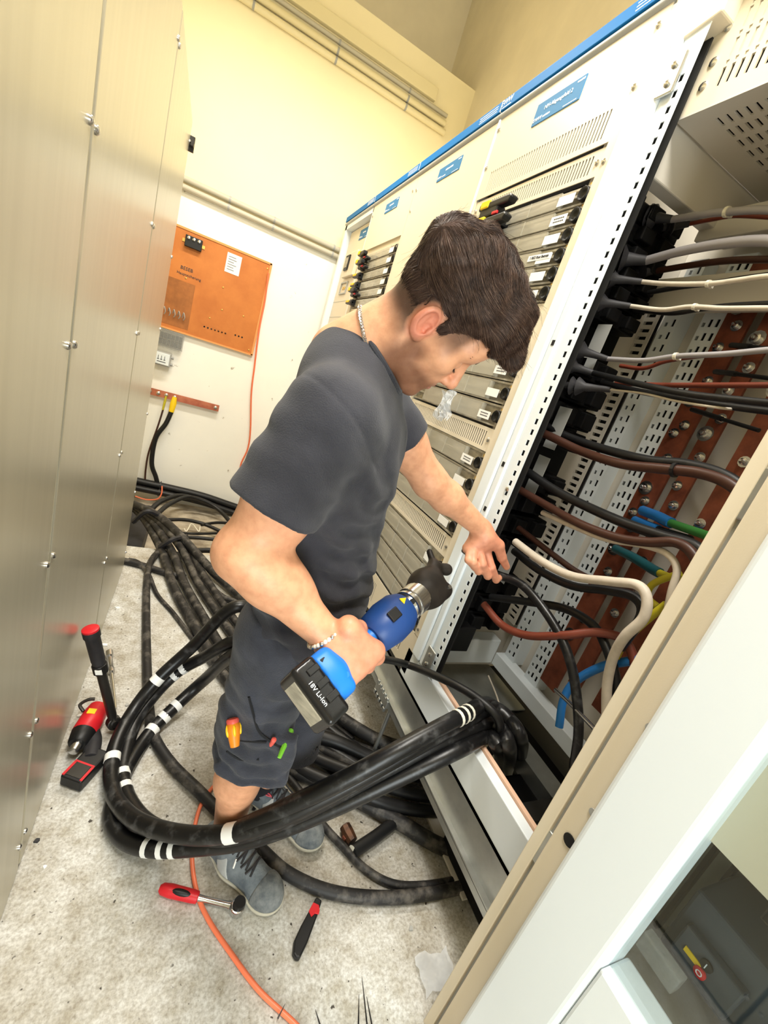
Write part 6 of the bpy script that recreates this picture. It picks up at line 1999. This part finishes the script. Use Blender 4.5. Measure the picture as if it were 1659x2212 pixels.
brc = MB().tube(bpts + [bpts[0]], .0010, 5).build('bracelet', 'black_rough', person)
for k, p_ in enumerate(bpts):
    o = bpy.data.objects.new('bead', (bm1, bm3, bm3)[k % 3])
    COL.objects.link(o)
    o.parent = brc
    o.location = p_

# ---- things in the pockets of the shorts
def on_shorts(px_, dirv=VIEW):
    c0 = np.array([0, 0, 1.5])
    r_ = unit(np.array(px_) - c0)
    ts = np.linspace(.5, 2.0, 1500)
    pts = (c0 + r_ * ts[:, None]).astype(np.float32)
    dd = shorts_sdf(pts)
    i = np.where(dd < 0)[0]
    return pts[i[0]].astype(float) if len(i) else np.array(px_)
pmat('orange_plastic', srgb(240, 140, 30), .4)
pmat('salmon_plastic', srgb(232, 96, 84), .4)
pmat('lime_plastic', srgb(130, 210, 60), .4)
a_ = on_shorts((0.243, 0.949, 0.500))
b_ = on_shorts((0.244, 0.893, 0.500))
dr_ = thing('screwdriver', 'red and orange screwdriver handle sticking out of the thigh pocket', 'screwdriver', tuple(b_))
dd_ = unit(a_ - b_) 
ls_ = np.linalg.norm(a_ - b_)
MB().lathe([(-.02, .010), (.0, .013), (ls_ * .5, .0165), (ls_ * .8, .0150), (ls_ * .95, .011)], b_, dd_, 16).build('handle', 'orange_plastic', dr_, smooth=True)
MB().lathe([(ls_ * .82, .0135), (ls_ * 1.0, .0145), (ls_ * 1.12, .0125), (ls_ * 1.16, .006)], b_, dd_, 16).build('end_cap', 'salmon_plastic', dr_, smooth=True)
for k in range(5):
    an = 2 * PI * k / 5
    u_, v_, _ = frame_for(dd_)
    o_ = u_ * math.cos(an) + v_ * math.sin(an)
    MB().ell(b_ + dd_ * ls_ * .45 + o_ * .0145, (.004, .004, .013), 8, 6, (u_, v_, dd_)).build('grip_rib', 'yellow', dr_, smooth=True)
a_ = on_shorts((0.404, 0.906, 0.500))
b_ = on_shorts((0.364, 0.830, 0.500))
a_, b_ = a_ - VIEW * .014, b_ - VIEW * .016
pe = thing('marker_pen', 'lime green and black marker clipped to the front pocket', 'pen', tuple(b_))
dd_ = unit(a_ - b_)
ls_ = np.linalg.norm(a_ - b_)
MB().lathe([(ls_ * .78, .0075), (ls_ * .98, .0085), (ls_ * 1.02, .0070)], b_, dd_, 12).build('end', 'lime_plastic', pe, smooth=True)
MB().lathe([(ls_ * .3, .0080), (ls_ * .78, .0080)], b_, dd_, 12).build('barrel', 'black_plastic', pe, smooth=True)
MB().tube([b_ + dd_ * ls_ * .55 - VIEW * .010, b_ + dd_ * ls_ * .2 - VIEW * .013, b_ - dd_ * .004 - VIEW * .009], [.007, .0055, .0045], 8).build('clip', 'lime_plastic', pe, smooth=True)
a_ = on_shorts((0.347, 0.872, 0.500))
MB().lathe([(-.02, .006), (.010, .006), (.012, .003)], a_ - VIEW * .006, V(0, -.4, 1), 10).build('pencil', 'salmon_plastic', smooth=True, label='pink pencil end peeking from the shorts pocket', category='pencil')
for pts_ in ([(0.294, 1.035, 0.500), (0.302, 0.964, 0.500), (0.312, 0.906, 0.500), (0.346, 0.865, 0.500), (0.371, 0.848, 0.500)],
             [(0.226, 0.912, 0.500), (0.255, 0.884, 0.500), (0.303, 0.873, 0.500), (0.327, 0.870, 0.500)],
             [(0.224, 0.851, 0.500), (0.257, 0.823, 0.500), (0.303, 0.819, 0.500)]):
    seam(sho, [on_shorts(p_) - VIEW * .001 for p_ in pts_], .0030, 'seam_dark', 'pocket_edge')

# ---- crimping tool in the right hand
pmat('tool_blue', srgb(24, 122, 226), .42, var=.04, vscale=20)
pmat('tool_navy', srgb(30, 66, 128), .42)
pmat('blackened_steel', srgb(38, 33, 29), .5, .3, var=.25, vscale=30)
ct = thing('crimping_tool', 'blue battery crimping tool with black head gripped in the right hand', 'power tool', tuple(tool_at(.15)))
tu, tv, _ = frame_for(TD)
side = unit(VIEW - TD * (VIEW @ TD))
upv = np.cross(TD, side)
if upv[2] < 0:
    upv = -upv
AX = (TD, upv, side)
def tb(t):
    return TLEN * t
MB().lathe([(tb(.20), .022), (tb(.34), .0195), (tb(.40), .0205), (tb(.42), .024)], T0_, TD, 20).build('grip', 'tool_blue', ct, smooth=True)
hs = MB().lathe([(tb(.40), .026), (tb(.43), .040), (tb(.52), .0465), (tb(.60), .045), (tb(.64), .038), (tb(.65), .028)], T0_, TD, 28).build('motor_head', 'tool_navy', ct, smooth=True)
MB().obox(tool_at(.505) - side * .0455 + upv * .004, (.014, .011, .003), AX).build('trigger_window', 'black_plastic', hs, bevel=.002)
MB().prism([(-.007, -.006), (.007, -.006), (0, .008)], None, -.0012, .0012, o=tool_at(.60) - side * .044 + upv * .014, A=(upv, TD, unit(np.cross(upv, TD)))).build('warning_triangle', 'yellow', hs)
cs = MB().lathe([(tb(.64), .024), (tb(.675), .030), (tb(.677), .0335), (tb(.69), .0335), (tb(.692), .0315), (tb(.705), .0315), (tb(.707), .0345), (tb(.775), .0345), (tb(.777), .030)], T0_, TD, 28).build('steel_collar', 'steel', ct, smooth=True)
MB().lathe([(0, .006), (.003, .006)], tool_at(.662) - side * .0285, -side, 12).build('collar_hole', 'dark_gap', cs)
def head_tool(p):
    c = tool_at(.86)
    d = ellip(p, c, (.056, .048, .034), (TD, upv, side))
    d = smin(d, cap(p, tool_at(.775), tool_at(.82), .034, .036), .01)
    d = smin(d, cap(p, tool_at(.95) + upv * .018, tool_at(1.0) + upv * .030, .020, .016), .012)
    d = smin(d, cap(p, tool_at(.99) + upv * .026, tool_at(1.055) + upv * .004, .013, .015), .008)
    d = smin(d, cap(p, tool_at(1.0) + upv * .028, tool_at(1.045) + upv * .062, .0085, .0075), .008)
    d = smin(d, ellip(p, tool_at(.93) - upv * .030, (.022, .018, .022), (TD, upv, side)), .008)
    d = smax(d, -ellip(p, tool_at(.985) - upv * .012, (.018, .012, .05), (TD, upv, side)), .004)
    return d
hb = quadmesh('crimp_head', [surface(head_tool, tool_at(.92) - .13, tool_at(.95) + .13, .003)], 'blackened_steel', ct)
MB().lathe([(0, .005), (.004, .005)], tool_at(.93) - upv * .030 - side * .022, -side, 10).build('head_screw', 'steel', hb)
def base(p):
    d = rbox(p, tool_at(.135) - upv * .004, (tb(.055), .046, .031), AX, .014)
    d = smin(d, cap(p, tool_at(.15), tool_at(.25), .031, .021), .02)
    return smax(d, -plane(p, tool_at(.095), TD), .003)
bs_ = quadmesh('tool_base', [surface(base, tool_at(.15) - .10, tool_at(.15) + .10, .003)], 'tool_blue', ct)
MB().obox(tool_at(.125) - side * .0305 + upv * .012, (.006, .016, .002), AX).build('display', 'black_plastic', bs_, bevel=.002)
MB().lathe([(0, .0055), (.002, .0055)], tool_at(.165) - side * .0305 - upv * .020, -side, 12).build('screw_cover', 'tool_blue', bs_, smooth=True)
def batt(p):
    d = rbox(p, tool_at(.045) - upv * .010, (tb(.052), .054, .038), AX, .008)
    return d
bt = quadmesh('battery_pack', [surface(batt, tool_at(.05) - .11, tool_at(.05) + .11, .003)], 'black_gloss', ct)
for k in (-1, 0, 1):
    MB().obox(tool_at(.062) - side * .0385 + upv * (.026 * k - .004), (.012, .006, .002), AX).build('battery_rib', 'black_gloss', bt, bevel=.0015)
MB().obox(tool_at(-.0085) - upv * .010, (.0015, .036, .024), AX).build('rating_label', 'fuse_grey', bt)
text('lettering', '18V Li-Ion', .011, tuple(tool_at(.022) - side * .0392 - upv * .012), -upv, TD, 'white_print', bt)

# ---- the cable the left hand is guiding into the bay
cable('guided_cable', 'dark cable guided by the left hand down into the bay', 'cable_coil', .0135, [(0.813, 0.995, 1.101), (0.876, 0.985, 1.073), (0.955, 0.985, 1.038), (1.000, 0.908, 1.049), (1.020, 0.819, 1.028), (1.040, 0.740, 0.989), (1.050, 0.678, 0.943), (1.060, 0.625, 0.877), (1.080, 0.583, 0.788), (1.100, 0.556, 0.681)], None, n=8, sides=14)
